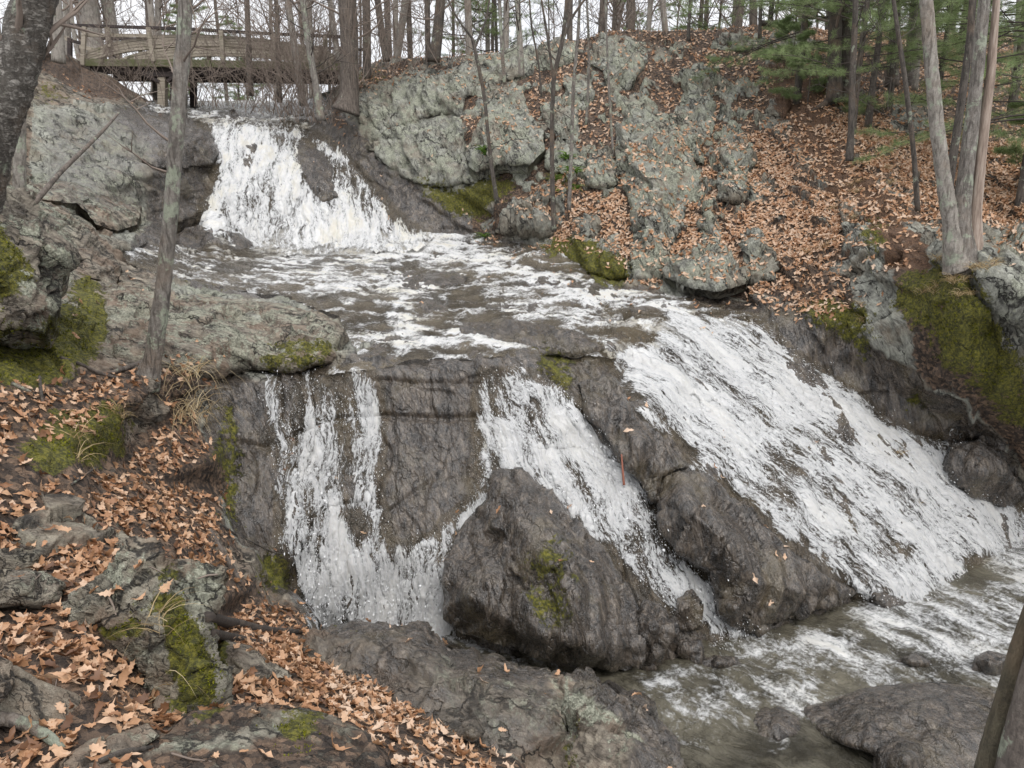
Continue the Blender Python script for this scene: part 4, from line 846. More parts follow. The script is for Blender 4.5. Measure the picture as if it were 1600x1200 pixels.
rock('boulder', 'small mossy stone tucked under the pointed boulder by the straw', [(238,1105,3.4),(245,1085,3.5),(275,1080,3.55),(298,1095,3.55),(292,1120,3.4),(262,1128,3.32)], [(268,1103,3.36)], over={'leaf': (.1, 0), 'wet': (0, 0), 'moss': (1, .4)}, thick=.2, amp=.01, block=.15, round_=.04, rr=8, seed=60, pre=fg)
rock('boulder', 'large sloping brown boulder along the bottom between bank and pool', [(462,1005,6.4),(500,985,6.4),(545,974,6.35),(600,972,6.2),(650,978,6.1),(672,1000,6.0),(700,1015,5.9),(760,1030,5.75),(800,1042,5.65),(850,1055,5.5),(885,1072,5.4),(905,1130,4.9),(925,1260,4.2),(850,1330,3.9),(780,1260,4.1),(700,1150,4.6),(640,1110,4.85),(560,1075,5.15),(490,1035,5.7)], [(580,1010,5.5),(660,1040,5.2),(760,1080,4.9),(840,1120,4.7),(860,1220,4.3),(520,1010,5.8),(700,1090,4.85)], over={'leaf': (0, 0), 'moss': (.9, 0)}, thick=1.0, amp=.045, block=.6, crack=.03, bed=(.6,-.5,.6), th=.26, fine=.6, round_=.05, rr=6, seed=61, pre={**fg, 'mat': 'rock_left'}, aniso=((1.5,.5,.4),(-.5,1,.3),(.2,-.3,.8)))
rock('boulder', 'dark lichen spotted boulder with a sharp ridge at the water edge', *[[(u, v, d-.22) for u, v, d in L] for L in ([(880,1200,4.7),(878,1110,5.1),(885,1065,5.45),(900,1046,5.6),(920,1050,5.65),(960,1080,5.5),(1010,1115,5.3),(1050,1150,5.1),(1064,1220,4.75),(1060,1330,4.3),(900,1330,4.1)], [(905,1110,4.75),(940,1150,4.6),(980,1170,4.65),(1030,1180,4.8),(940,1230,4.35),(920,1080,5.15)])], over={'leaf': (0, 0), 'wet': (.6, .12), 'lich': (1, .3)}, thick=.9, amp=.06, block=.4, crack=.03, bed=(.6,-.5,.6), th=.16, round_=.07, rr=7, seed=62, pre=fg)
rock('boulder', 'small pale stone sticking out of the slope of the brown boulder', [(712,1150,4.35),(722,1128,4.5),(745,1124,4.52),(756,1145,4.4),(740,1160,4.3)], [(735,1142,4.3)], over={'leaf': (0, 0)}, thick=.15, amp=.008, block=.1, round_=.03, rr=7, seed=63, pre=fg)
rock('boulder', 'upright little triangular stone on top of the brown boulder', [(642,982,6.05),(652,968,6.15),(662,974,6.15),(674,998,5.95),(656,996,5.9)], [(659,985,5.92)], over={'leaf': (0, 0)}, thick=.2, amp=.01, block=.1, round_=.03, rr=5, seed=64, step=2.5, jit=1, pre=fg)
pk = dict(rel=False, cat='rock', over={'leaf': (0, 0), 'wet': (1, 1)}, amp=.022, block=.6, fine=.3, crack=.02, bed=(.3,-.5,.8), th=.2, aniso=((1,.8,0),(-.8,1,.3),(.3,-.3,1)))
zd = lambda u, v, h=0: (ZP+h)/float(K(v))
def pool_rock(label, ol, inner, **kw):
    o = dict(pk); o.update(kw)
    return rock('pool_rock', label, [(u, v, zd(u, v, h)) for u, v, h in ol], [(u, v, zd(u, v, h)) for u, v, h in inner], **o)
pool_rock('broad flat brown slab rising from the pool at the bottom right', [(1245,1110,-.05),(1290,1098,.0),(1340,1080,.1),(1400,1068,.15),(1480,1068,.15),(1545,1075,.1),(1640,1120,.05),(1640,1260,.0),(1500,1250,.1),(1420,1195,.18),(1370,1180,.18),(1320,1165,.1),(1270,1140,.0)], [(1350,1120,.24),(1420,1110,.25),(1470,1150,.28),(1560,1150,.22)], seed=71, thick=.4, round_=.07, rr=12)
pool_rock('submerged dark rock breaking the surface left of the broad slab', [(1160,1130,-.05),(1180,1105,-.02),(1220,1100,.02),(1250,1120,.03),(1255,1150,.0),(1215,1165,-.02),(1180,1158,-.05)], [(1215,1130,.10)], seed=72, thick=.3, round_=.06, rr=12)
pool_rock('mossy black rock in front of the broad slab at the bottom', [(1360,1235,.05),(1365,1170,.15),(1400,1150,.2),(1445,1158,.2),(1480,1200,.15),(1480,1260,.05)], [(1415,1185,.42)], seed=73, thick=.4, round_=.12, rr=14)
pool_rock('small pointed wet rock at the right edge of the pool', [(1515,1055,-.05),(1525,1028,.12),(1545,1018,.2),(1575,1026,.15),(1590,1048,.0),(1560,1060,-.05)], [(1548,1038,.2)], seed=74, thick=.3, round_=.06, rr=7)
pool_rock('low dark pebble of rock amid foam flakes in the pool', [(1392,1042,-.04),(1405,1028,.04),(1430,1022,.08),(1455,1034,.03),(1455,1046,-.04)], [(1425,1034,.12)], seed=75, thick=.2, round_=.03, rr=6)
pool_rock('small round wet rock at the foam edge left of the pool', [(1085,1048,-.05),(1090,1030,.02),(1120,1024,.05),(1150,1030,.03),(1160,1045,-.04)], [(1122,1036,.08)], seed=76, thick=.2, round_=.04, rr=6)
pool_rock('wet rock lip under the foam at the foot of the right fall', [(1330,935,.0),(1350,915,.1),(1390,925,.1),(1420,945,.0),(1390,955,-.03)], [(1372,934,.15)], seed=77, thick=.2, round_=.05, rr=7)

# ---------------------------------------------------------------- water
SPRAY = []; FOAMB = blur(FOAM, 3.2)
def sheet(name, label, poly, mat, step, flow, off=.04, lump=.05, gain=1.0, mixg=.5, level=None, sc=(5, 2), keep=.02, foam_only=True, spray=0, riff=0.0, wav=0.0):
    xs = [p[0] for p in poly]; ys = [p[1] for p in poly]
    u, v = np.meshgrid(np.arange(min(xs), max(xs)+step, step), np.arange(min(ys), max(ys)+step, step))
    ins = inpoly(u, v, poly)
    d = (level/K(v)) if level is not None else (1-mixg)*Dat(u, v)+mixg*DG(u, v)
    P = P3(u, v, d); pr = P.reshape(-1, 3)
    wr = 22*8.5/np.maximum(proj(pr)[2], 2); jx = (wr*fbm(pr*np.array([3, 3, 1.2]), 4, 81)).reshape(u.shape); jy = (wr*1.6*fbm(pr*np.array([3, 3, 1.2]), 4, 82)).reshape(u.shape)
    f = np.clip((.55*sample(FOAM, u+jx, v+jy)+.45*sample(FOAMB, u+jx, v+jy))*gain+riff*np.clip(fbm(pr*np.array([1.4, 2.6, 3]), 4, 83, True).reshape(u.shape)-.12, 0, .5)*2, 0, 1)
    sh = u.shape; idx = np.arange(u.size).reshape(sh)
    Fq = np.stack([idx[:-1, :-1], idx[1:, :-1], idx[1:, 1:], idx[:-1, 1:]], -1)
    ok = ins[:-1, :-1] & ins[1:, :-1] & ins[1:, 1:] & ins[:-1, 1:]
    if foam_only: ok &= np.maximum(np.maximum(f[:-1, :-1], f[1:, 1:]), np.maximum(f[1:, :-1], f[:-1, 1:])) > keep
    Fq = Fq[ok]; P = P.reshape(-1, 3); f = f.ravel()
    N = normals(P, Fq); N[np.abs(N).sum(1) == 0] = (0, -.5, .8)
    al = np.array(flow, float); al /= np.linalg.norm(al); mn = N[np.unique(Fq)].mean(0); ac = np.cross(al, mn); ac /= np.linalg.norm(ac); nn = np.cross(ac, al)
    fl = np.stack([P@ac, P@al, P@nn], -1)
    w = fl + .25*np.stack([fbm(fl*1.2, 2, 61), fbm(fl*1.2, 2, 62), 0*f], -1)
    q = w*np.array([sc[0], sc[1], sc[1]])
    h = lump*(.9*fbm(q, 4, 63)+.35*fbm(q*2.6, 3, 64, True)+.5*fbm(w*np.array([1.3, .5, .5]), 2, 65))
    P2 = P + N*(off + h*np.clip(f*1.3, 0, 1) + wav*fbm(w*np.array([1.4, 3.2, 2])*1.0, 4, 66)*(1-f*.5))[:, None]
    used = np.unique(Fq); mp = np.full(len(P), -1); mp[used] = np.arange(len(used))
    o = link(name, mesh_np(name, P2[used], mp[Fq], M[mat], {'foam': f[used], 'flow': fl[used]}))
    tag(o, label, kind='structure')
    if spray:
        p = f[used]**1.5; p[p < .15] = 0; p /= p.sum()
        k = rng.choice(len(used), spray, p=p)
        C = P2[used][k] + N[used][k]*(rng.exponential(.06, spray)[:, None]) + rng.normal(0, .045, (spray, 3))
        SPRAY.append((C, al, spray))
    return o
sheet('upper_waterfall', 'foaming upper waterfall spilling in two strands over dark rock', [(300,190),(470,190),(520,215),(570,260),(620,320),(680,375),(660,400),(380,408),(280,400),(290,340),(320,280),(310,220)], 'fall_upper', 1.7, (.12, -.5, -.85), off=.10, lump=.17, sc=(3.2, .7), spray=5000)
sheet('right_waterfall', 'wide white sliding waterfall running down the right side', [(940,480),(1230,500),(1350,600),(1480,660),(1570,700),(1600,780),(1660,800),(1660,880),(1520,900),(1440,960),(1380,965),(1240,880),(1100,760),(1000,660),(930,560)], 'fall', 1.7, (.72, -.35, -.6), off=.06, lump=.085, sc=(5, 1.0), spray=9000)
sheet('middle_waterfall', 'broken white waterfall tumbling down between the dark outcrops', [(735,570),(880,580),(960,670),(1060,820),(1130,880),(1200,990),(1130,1030),(1000,940),(930,880),(800,770),(740,740)], 'fall', 1.7, (.42, -.5, -.76), off=.06, lump=.06, sc=(7, 1.3), spray=6500)
sheet('left_waterfall', 'thin broken waterfall on the left end of the rock face', [(415,575),(730,575),(790,800),(760,900),(735,1025),(600,1015),(480,990),(430,880),(415,700)], 'fall', 1.7, (.05, -.55, -.84), off=.04, lump=.055, sc=(7.5, 1.3), spray=7500)
sheet('stream', 'shallow brown stream running in white riffles across the ledges', [(170,385),(300,385),(330,350),(640,365),(770,366),(880,400),(960,450),(1060,465),(1180,500),(1170,530),(1100,525),(1000,560),(950,565),(830,560),(640,572),(540,590),(500,592),(528,575),(546,540),(528,500),(440,468),(270,450),(200,420)], 'stream', 2.2, (.85, -.5, -.1), riff=.58, off=.05, lump=.08, mixg=.0, sc=(2.2, 3.5), foam_only=False, wav=.10)
sheet('upper_stream', 'water sliding over low ledges above the upper fall', [(225,160),(520,157),(530,175),(500,200),(450,212),(400,206),(330,203),(290,185),(235,178)], 'stream', 2.2, (.3, -.9, -.2), riff=.5, off=.04, lump=.08, mixg=.1, sc=(2, 2.5), foam_only=False, wav=.05)
sheet('plunge_pool', 'muddy green plunge pool flecked with drifting foam', [(480,960),(700,990),(860,1010),(1100,980),(1190,940),(1330,880),(1450,840),(1560,790),(1900,740),(1900,1425),(760,1425),(860,1150),(780,1060),(560,1010)], 'pool', 3.0, (.6, -.8, 0), off=.0, lump=.05, level=ZP, sc=(2.5, 2.5), foam_only=False, wav=.05)
# flying drops: counted by nobody, one object
Vs, Fs, n0 = [], [], 0
for C, al, n in SPRAY:
    s = rng.gamma(2.0, .0009, n)+.0014
    a = al[None]*(s*rng.uniform(1, 3.2, n))[:, None]; b = np.cross(al, (0.3, 1, 0)); b /= np.linalg.norm(b); c = np.cross(al, b)
    b = b[None]*s[:, None]; c = c[None]*s[:, None]
    vv = np.stack([C+a, C+b, C+c, C-b, C-c, C-a], 1).reshape(-1, 3)
    fc = np.array([(0,1,2),(0,2,3),(0,3,4),(0,4,1),(5,2,1),(5,3,2),(5,4,3),(5,1,4)])
    Fs.append((np.arange(n)*6)[:, None, None]+fc[None]+n0); Vs.append(vv); n0 += len(vv)
tag(link('water_spray', mesh_np('water_spray', np.concatenate(Vs), np.concatenate([f.reshape(-1, 3) for f in Fs]), M['spray'])), 'white drops flung up over the falling water', kind='stuff')

# ---------------------------------------------------------------- fallen leaves, grass, moss, found by dropping points on the ground
from mathutils.bvhtree import BVHTree
GROUND = [o for o in COL.objects if o.type == 'MESH' and (o.name.split('.')[0] in ('hillside', 'left_bank', 'bedrock', 'boulder', 'rock_outcrop', 'rock_ledge', 'stone_slab', 'forest_floor'))]
bpy.context.view_layer.update()
TREES = []; allc, allf, fo_, nv0 = [], [], [], 0
for gi, o in enumerate(GROUND):
    me = o.data; co = np.empty(len(me.vertices)*3, np.float32); me.vertices.foreach_get('co', co); co = co.reshape(-1, 3)+np.array(o.location)
    me.calc_loop_triangles(); tr = np.empty(len(me.loop_triangles)*3, np.int32); me.loop_triangles.foreach_get('vertices', tr)
    allc.append(co); allf.append(tr.reshape(-1, 3)+nv0); fo_.append(np.full(len(tr)//3, gi)); nv0 += len(co)
BV = BVHTree.FromPolygons(np.concatenate(allc).tolist(), np.concatenate(allf).tolist(), all_triangles=True); FO = np.concatenate(fo_)
ISROCK = [o.name.startswith(('boulder', 'rock', 'stone')) for o in GROUND]; ISFL = [o.name.startswith('forest') for o in GROUND]
DOWN = Vector((0, 0, -1))
def drop(x, y, z0=12.0):
    h = BV.ray_cast(Vector((x, y, z0)), DOWN)
    return None if h[0] is None else (h[0], h[1] if h[1].z > 0 else -h[1], int(FO[h[2]]))
def leaf_outline(kind):
    if kind == 0:   # lobed oak leaf, curled
        o = [(0,-.62),(.04,-.40),(.14,-.33),(.10,-.20),(.23,-.09),(.15,.03),(.27,.15),(.17,.25),(.19,.40),(.09,.42),(0,.52)]
    else:
        o = [(0,-.55),(.16,-.32),(.12,-.1),(.28,.1),(.14,.3),(0,.55)]
    return o
def leaf_mesh(kind, seed):
    r = random.Random(seed); o = leaf_outline(kind); cu = r.uniform(.1, 2.6)*r.choice((1, 1, -1)); tw = r.uniform(-1.1, 1.1); fo_ = r.uniform(-.3, 1.3)
    V, Fc = [], []
    def bend(x, y): 
        return (x*math.cos(fo_*.5), y*.95, abs(x)*math.sin(fo_)*.9+cu*y*y*.55+tw*x*y+r.uniform(-.03, .03))
    n = len(o)
    mid = [bend(0, y) for x, y in o]; rt = [bend(x, y) for x, y in o]; lf = [bend(-x*r.uniform(.75, 1.1), y+r.uniform(-.04, .04)) for x, y in o]
    V = mid+rt[1:-1]+lf[1:-1]
    ri = lambda i: n+i-1; li = lambda i: n+(n-2)+i-1
    for i in range(n-1):
        a, b = i, i+1
        if i == 0: Fc += [(a, ri(b), b), (a, b, li(b))]
        elif i == n-2: Fc += [(a, ri(a), b), (a, b, li(a))]
        else: Fc += [(a, ri(a), ri(b), b), (a, b, li(b), li(a))]
    return np.array(V), Fc
LV0 = [leaf_mesh(0 if i % 4 else 1, i) for i in range(14)]; LV1 = [leaf_mesh(1, 50+i) for i in range(10)]
def frame(n):
    n = np.array(n); n = n/np.linalg.norm(n); a = rng.normal(size=3); x = np.cross(n, a); x /= np.linalg.norm(x); return np.stack([x, np.cross(n, x), n], 0)
zones = [  # x0,x1,y0,y1, tries, leaf size, upslope of view
 (-6.5, 1.6, 1.8, 4.8, 17000, .095), (-8, 1.2, 4.8, 8.5, 16000, .095), (-12, 0, 8.5, 25, 3500, .12), (1.2, 12, 6.5, 12, 24000, .115), (0, 18, 12, 17, 60000, .12), (-5, 24, 17, 30, 42000, .135)]
hx, hn, hs, ho = [], [], [], []
for (x0, x1, y0, y1, n, sz) in zones:
    X = rng.uniform(x0, x1, n); Y = rng.uniform(y0, y1, n)
    ok = np.abs(X) < Y*.85+1.5     # only where the view or a step beside it can reach
    for x, y in zip(X[ok].tolist(), Y[ok].tolist()):
        h = drop(x, y)
        if h: hx.append(h[0]); hn.append(h[1]); hs.append(sz); ho.append(h[2])
HX = np.array(hx); HN = np.array(hn); u_, v_, d_ = proj(HX); n = len(HX)
l_ = sample(LEAF, u_+rng.normal(0, 9, n), v_+rng.normal(0, 7, n))*(.3+.7*bare(HX, u_, v_))
isr = np.array([ISROCK[i] for i in ho]); isf = np.array([ISFL[i] for i in ho])
l_ = np.where(isr, l_*np.where(d_ < 7, .05, .3), l_); l_ = np.where(isf, .8, l_); l_ = np.where(HN[:, 2] < .25, l_*.35, l_)
patch = .5+.5*np.sin(HX[:, 0]*2.3+np.sin(HX[:, 1]*1.9)*1.7)*np.sin(HX[:, 1]*2.9+HX[:, 0])
keep = (rng.random(n) < l_*(.72+.28*patch)+.006) & (v_ > -40) & (v_ < 1420) & (u_ > -290) & (u_ < 1890)
cand = [(hx[i], hn[i], float(d_[i]), hs[i]*rng.uniform(.6, 1.15), float(u_[i]), float(v_[i]), GROUND[ho[i]].name) for i in np.nonzero(keep)[0]]
cand.sort(key=lambda c: c[2])
vis = [c for c in cand if -20 < c[4] < 1620 and -20 < c[5] < 1220]
single = vis[:290]; sid = set(id(c) for c in single); rest = [c for c in cand if id(c) not in sid]
# the nearest leaves: each an object on the ground it lies on
LM = {}
def place_axes(c, nz=.35):
    n = np.array(c[1])+rng.normal(0, nz, 3); A = frame(n); lift = np.array((0, 0, rng.uniform(.004, .03)))
    return A, np.array(c[0])+lift
from mathutils import Matrix
for k, c in enumerate(single):
    A, p = place_axes(c, .4); i = k % 56
    if i not in LM:
        LM[i] = mesh_np('leaf', LV0[i % 14][0], LV0[i % 14][1], M['leaf'], {'var': np.full(len(LV0[i % 14][0]), rng.uniform(.04, .95))}, True)
    nm = c[6]; par = bpy.data.objects[nm]
    o = bpy.data.objects.new('leaf', LM[i]); COL.objects.link(o); o.parent = par
    Mx = Matrix(((*(A[0]*c[3]),), (*(A[1]*c[3]),), (*(A[2]*c[3]),))).transposed().to_4x4(); Mx.translation = Vector(p)-par.location
    o.matrix_local = Mx
groups = {}
for c in rest: groups.setdefault('hill_leaf_litter' if c[4] > 520 and c[2] > 6.5 else 'bank_leaf_litter', []).append(c)
for nm, lst in groups.items():
    Vs, Fs, As, n0 = [], [], [], 0
    for c in lst:
        A, p = place_axes(c, .24 if c[4] > 520 else .35); base = LV0 if c[2] < 7.5 else LV1; v_, f_ = base[rng.integers(len(base))]
        Vs.append(v_@(A*c[3])+p); Fs += [tuple(i+n0 for i in f) for f in f_]; n0 += len(v_); As.append(np.full(len(v_), np.clip(rng.beta(1.7, 1.3)+(.20 if c[4] > 520 else -.03), 0, 1)))
    tag(link('leaf_litter', mesh_np('leaf_litter', np.concatenate(Vs), Fs, M['leaf'], {'var': np.concatenate(As)})), 'fallen oak leaves covering the right hillside' if nm[0] == 'h' else 'fallen oak leaves piled over the left bank', kind='stuff')
print('leaves', len(single), len(rest))

def blades(pts, n, length, width, droop, spread, var=(0, 1), seg=3, down=False):
    Vs, Fs, As, n0 = [], [], [], 0
    for p, nrm in pts:
        for _ in range(n):
            a = rng.uniform(0, 6.283); L = length*rng.uniform(.6, 1.2); dv = np.array([math.cos(a)*spread, math.sin(a)*spread, rng.uniform(.5, 1)]); dv /= np.linalg.norm(dv)
            q = np.array(p)+rng.normal(0, .02, 3)*(length/.2); side = np.cross(dv, rng.normal(size=3)); side /= np.linalg.norm(side)
            prev = None; val = rng.uniform(*var)
            for s in range(seg+1):
                w = width*(1-s/(seg+.3)); Vs += [q-side*w/2, q+side*w/2]; As += [val, val]
                if s: Fs.append((n0-2, n0-1, n0+1, n0))
                n0 += 2; q = q+dv*L/seg; dv = dv+np.array([0, 0, -droop]); dv /= np.linalg.norm(dv)
    return np.array(Vs), Fs, np.array(As)
def hit_px(u, v, d=None):
    """point of the ground seen at a pixel of the survey"""
    dr = Vector(P3(u, v, 1.0).tolist()).normalized(); h = BV.ray_cast(Vector((0, 0, 0)), dr)
    return None if h[0] is None else (h[0], h[1] if h[1].dot(dr) < 0 else -h[1], h[3])
def tuft(name, label, cat, u, v, n, L, w, droop, spread, mat, group=None, var=(0, 1), clumps=1, rad=0.0, seg=3, up=0.0):
    h = hit_px(u, v)
    if h is None: return
    pts = []
    for k in range(clumps):
        x, y = h[0].x+rng.normal(0, rad) if rad else h[0].x, h[0].y+rng.normal(0, rad) if rad else h[0].y
        g = drop(x, y, h[0].z+1.0) if rad else None
        pts.append(((g[0] if g else h[0])+Vector((0, 0, up)), h[1]))
    V_, F_, A_ = blades(pts, n, L, w, droop, spread, var, seg)
    org = np.array(h[0]); o = link(name, mesh_np(name, V_-org, F_, M[mat], {'var': A_}), loc=tuple(org))
    return tag(o, label, cat, group)
tuft('grass_tuft', 'long dry straw hanging over the rock edge beside the thin trunk', 'grass', 285, 612, 55, .75, .008, .55, .5, 'straw', var=(.35, 1), clumps=3, rad=.06, seg=6)
tuft('grass_tuft', 'short dry straw hanging below the foot of the thin trunk', 'grass', 243, 618, 16, .5, .007, .6, .5, 'straw', var=(.2, .9), seg=6)
tuft('grass_tuft', 'wiry straw tuft drooping over the mossy undercut bank', 'grass', 118, 690, 26, .32, .006, .4, .9, 'straw', var=(.2, .8), clumps=2, rad=.05, seg=5)
tuft('grass_tuft', 'green and straw tuft on the mossy lip left of the leaf chute', 'grass', 185, 645, 24, .26, .006, .4, .9, 'straw', var=(.0, .6), clumps=2, rad=.05, seg=4)
tuft('grass_tuft', 'pale curled straw lying against the pointed mossy boulder', 'grass', 262, 1062, 22, .30, .005, .35, 1.1, 'straw', var=(.2, .9), clumps=2, rad=.03, seg=5)
hg = [(1262,395),(1290,385),(1340,300),(1365,225),(1385,265),(1340,290),(1465,450),(1480,470),(1470,412),(1495,480),(1530,475),(1535,510),(1500,530),(1520,545),(1465,435),(1550,540),(1345,490),(1335,330),(1300,330),(1430,515),(1560,565),(1580,590),(1390,290),(1512,500),(1488,440)]
gl = []
for k, (u, v) in enumerate(hg):
    l_n = sorted(range(len(hg)), key=lambda q: hg[q][0]).index(k)
    wd = ['first','second','third','fourth','fifth','sixth','seventh','eighth','ninth','tenth','eleventh','twelfth','thirteenth','fourteenth','fifteenth','sixteenth','seventeenth','eighteenth','nineteenth','twentieth','twenty first','twenty second','twenty third','twenty fourth','twenty fifth']
    gl.append('dry bleached grass tuft on the right bank, '+wd[l_n]+' from the left')
for k, (u, v) in enumerate(hg):
    tuft('grass_tuft', gl[k], 'grass', u, v, 26, .22, .006, .45, .8, 'straw', 'dry grass tufts on the right bank', var=(.05, .8), clumps=2, rad=.05, seg=4)
for k, (u, v, lb) in enumerate([(877,270,'green fern clump under the dark rock hollow'), (890,285,'smaller green fern clump beside the leaf drift below the hollow'), (765,288,'bright fern clump growing in the mossy corner by the forked sapling')]):
    tuft('fern', lb, 'fern', u, v, 34, .30, .030, .35, 1.2, 'fern', 'ferns under the cliff', clumps=3, rad=.14, seg=4)
# moss cushions: soft pile that catches the light, one mass
mu = rng.uniform(-60, 1640, 60000); mv = rng.uniform(90, 1200, 60000)
ms_ = sample(MOSS, mu, mv); ok = (mv > crest(mu)) & (rng.random(60000) < ms_**2); mh = [hit_px(a, b) for a, b in zip(mu[ok].tolist(), mv[ok].tolist())]
mm = ms_[ok]; gd = np.array([h is not None for h in mh]); mh = [h for h in mh if h]; mm = mm[gd]; HP = np.array([h[0] for h in mh])
ok = perlin(HP*5, 91)+.6*perlin(HP*14, 92)+.6*(mm-.7) > -.02; mh = [h for h, k in zip(mh, ok) if k][:16000]
VV_, FF_, AA_, n0 = [], [], [], 0
for h in mh:
    s = (.0025+.0011*h[2])*rng.uniform(.6, 1.4); A = frame(np.array(h[1])*.8+np.array([0, 0, .5])+rng.normal(0, .25, 3)); p = np.array(h[0])
    for k in range(3):
        q = p+(A[0]*rng.normal()+A[1]*rng.normal())*s*1.2; t_ = q+A[2]*s*rng.uniform(.8, 1.8)+(A[0]*rng.normal()+A[1]*rng.normal())*s*.6
        VV_ += [q-A[0]*s*.5, q+A[0]*s*.5, q+A[1]*s*.5, t_]; FF_ += [(n0, n0+1, n0+3), (n0+1, n0+2, n0+3), (n0+2, n0, n0+3)]; AA_ += [rng.random()]*4; n0 += 4
tag(link('moss_cover', mesh_np('moss_cover', np.array(VV_), FF_, M['mosst'], {'var': np.array(AA_)})), 'green moss pile growing over the damp rocks and bank', kind='stuff')

# ---------------------------------------------------------------- trees
def trunk_poly(px, Y, wpx, zoff=0):
    """trunk path from surveyed pixels at one distance Y; widths in pixels"""
    pts = [PY(u, v, Y) for u, v in px]; rad = [w/2*Y/F*1.0 for w in wpx]
    return pts, rad
def refine(pts, rad, n):
    pts = np.array([tuple(p) for p in pts]); t = np.linspace(0, 1, len(pts)); s = np.linspace(0, 1, n)
    P = np.stack([np.interp(s, t, pts[:, k]) for k in range(3)], -1)
    for _ in range(max(1, n//len(pts)//2)): P[1:-1] = (P[:-2]+2*P[1:-1]+P[2:])/4
    return P, np.interp(s, t, rad)
def branch(mb, p, d, L, r, lvl, rr, up=.1, kids=5, minr=.0028, ends=None):
    n = 5 if lvl > 0 else 3; pts = [p]; q = Vector(p); d = Vector(d).normalized()
    for i in range(n):
        d = (d+Vector((rr.gauss(0, .16), rr.gauss(0, .16), rr.gauss(0, .12)+up*.5))).normalized(); q = q+d*L/n; pts.append(q.copy())
    rad = [max(minr, r*(1-.8*i/n)) for i in range(n+1)]
    mb.tube(pts, rad, 5 if r > .03 else (4 if r > .012 else 3), caps=False)
    if ends is not None: ends.append((pts[-1], d))
    if lvl > 0:
        for k in range(kids):
            t = rr.uniform(.25, 1)*n; i = min(int(t), n-1); b = pts[i].lerp(pts[i+1], t-i)
            dd_ = (d+Vector((rr.gauss(0, .75), rr.gauss(0, .75), rr.gauss(.1, .5)))).normalized()
            branch(mb, b, dd_, L*rr.uniform(.35, .65), max(minr, r*.5), lvl-1, rr, up, max(3, kids-1), minr, ends)
def own_tree(name, label, px, Y, w, mat, cat='tree', nb=0, bl=1.2, lvl=1, b0=.35, sides=10, rough=.05, seed=1, n=None, group=None, twig='twig', minr=.003, kids=4, extra=()):
    rr = random.Random(seed); pts, rad = trunk_poly(px, Y, w); n = n or max(10, int((px[0][1]-px[-1][1])/9))
    P, Rr = refine(pts, rad, n); org = Vector(P[0]); root = empty(name, org); tag(root, label, cat, group)
    mb = MB(); mb.tube(P, Rr, sides, rough=rough); mb.build('trunk', M[mat], root, org)
    for ex, ew, em in extra:
        p2, r2 = trunk_poly(ex, Y, ew); p2, r2 = refine(p2, r2, 24); m2 = MB(); m2.tube(p2, r2, sides, rough=rough); m2.build('limb', M[em], root, org)
    if nb:
        mb = MB()
        for k in range(nb):
            t = b0+(1-b0)*rr.random(); i = int(t*(n-1)); a = rr.uniform(0, 6.283)
            branch(mb, Vector(P[i]), (math.cos(a), math.sin(a)*.8, rr.uniform(.2, .9)), bl*rr.uniform(.5, 1.2), max(minr*1.3, min(Rr[i]*.22, .035)), lvl, rr, .12, kids, minr)
        mb.build('branches', M[twig], root, org)
    return root
own_tree('tree', 'thin grey trunk growing at the edge of the ledge in front of the bridge', [(226,604),(238,565),(247,510),(258,420),(267,330),(273,250),(281,140),(291,0),(300,-200)], 7.15, [44,27,25,22,21,20,21,19,15], 'bark_grey', nb=6, bl=.8, lvl=1, b0=.55, sides=16, rough=.11, n=150, seed=3, minr=.003)
own_tree('birch_tree', 'thick peeling trunk leaning in at the top left corner', [(-60,420),(-28,300),(-4,200),(26,100),(55,0),(88,-140)], 6.0, [60,56,54,58,52,40], 'bark_peel', nb=8, bl=.9, lvl=1, b0=.45, sides=18, rough=.11, n=120, seed=4, minr=.0025)
own_tree('tree', 'slim upright trunk just behind the leaning peeling one', [(30,330),(31,240),(31,150),(34,40),(36,-120)], 8.0, [19,17,16,15,13], 'bark_pale', sides=10, n=60, seed=5)
own_tree('tree', 'dark olive trunk leaning across the bottom right corner', [(1500,1400),(1545,1200),(1566,1110),(1598,1010),(1650,860),(1740,640)], 2.9, [52,44,34,36,36,34], 'bark_olive', sides=16, n=90, rough=.05, seed=6)
own_tree('tree', 'reddish brown flaky trunk filling the very bottom right corner', [(1560,1420),(1588,1220),(1612,1110),(1650,980),(1720,760)], 2.75, [80,70,64,62,60], 'bark_brown', sides=18, n=90, rough=.07, seed=7)
own_tree('tree', 'grey lichen trunks joined at one foot on the right bank, one stem dead and peeled', [(1500,418),(1494,402),(1486,350),(1475,285),(1463,190),(1455,100),(1447,0),(1436,-150)], 9.45, [50,36,23,21,19,18,17,15], 'bark_pale', sides=18, n=110, rough=.09, seed=8,
  extra=[([(1512,420),(1507,404),(1500,350),(1508,280),(1520,180),(1530,80),(1538,0),(1552,-150)], [50,38,27,22,19,17,15,13], 'bark_grey'), ([(1524,412),(1521,385),(1524,330),(1534,230),(1548,120),(1557,0),(1566,-120)], [30,24,17,14,12,9,7], 'bare_wood')])
own_tree('tree', 'narrow dark stem rising just behind the cluster of lichen trunks', [(1478,330),(1487,260),(1502,160),(1516,60),(1524,-60)], 10.2, [14,12,11,10,9], 'bark_dark', seed=9)
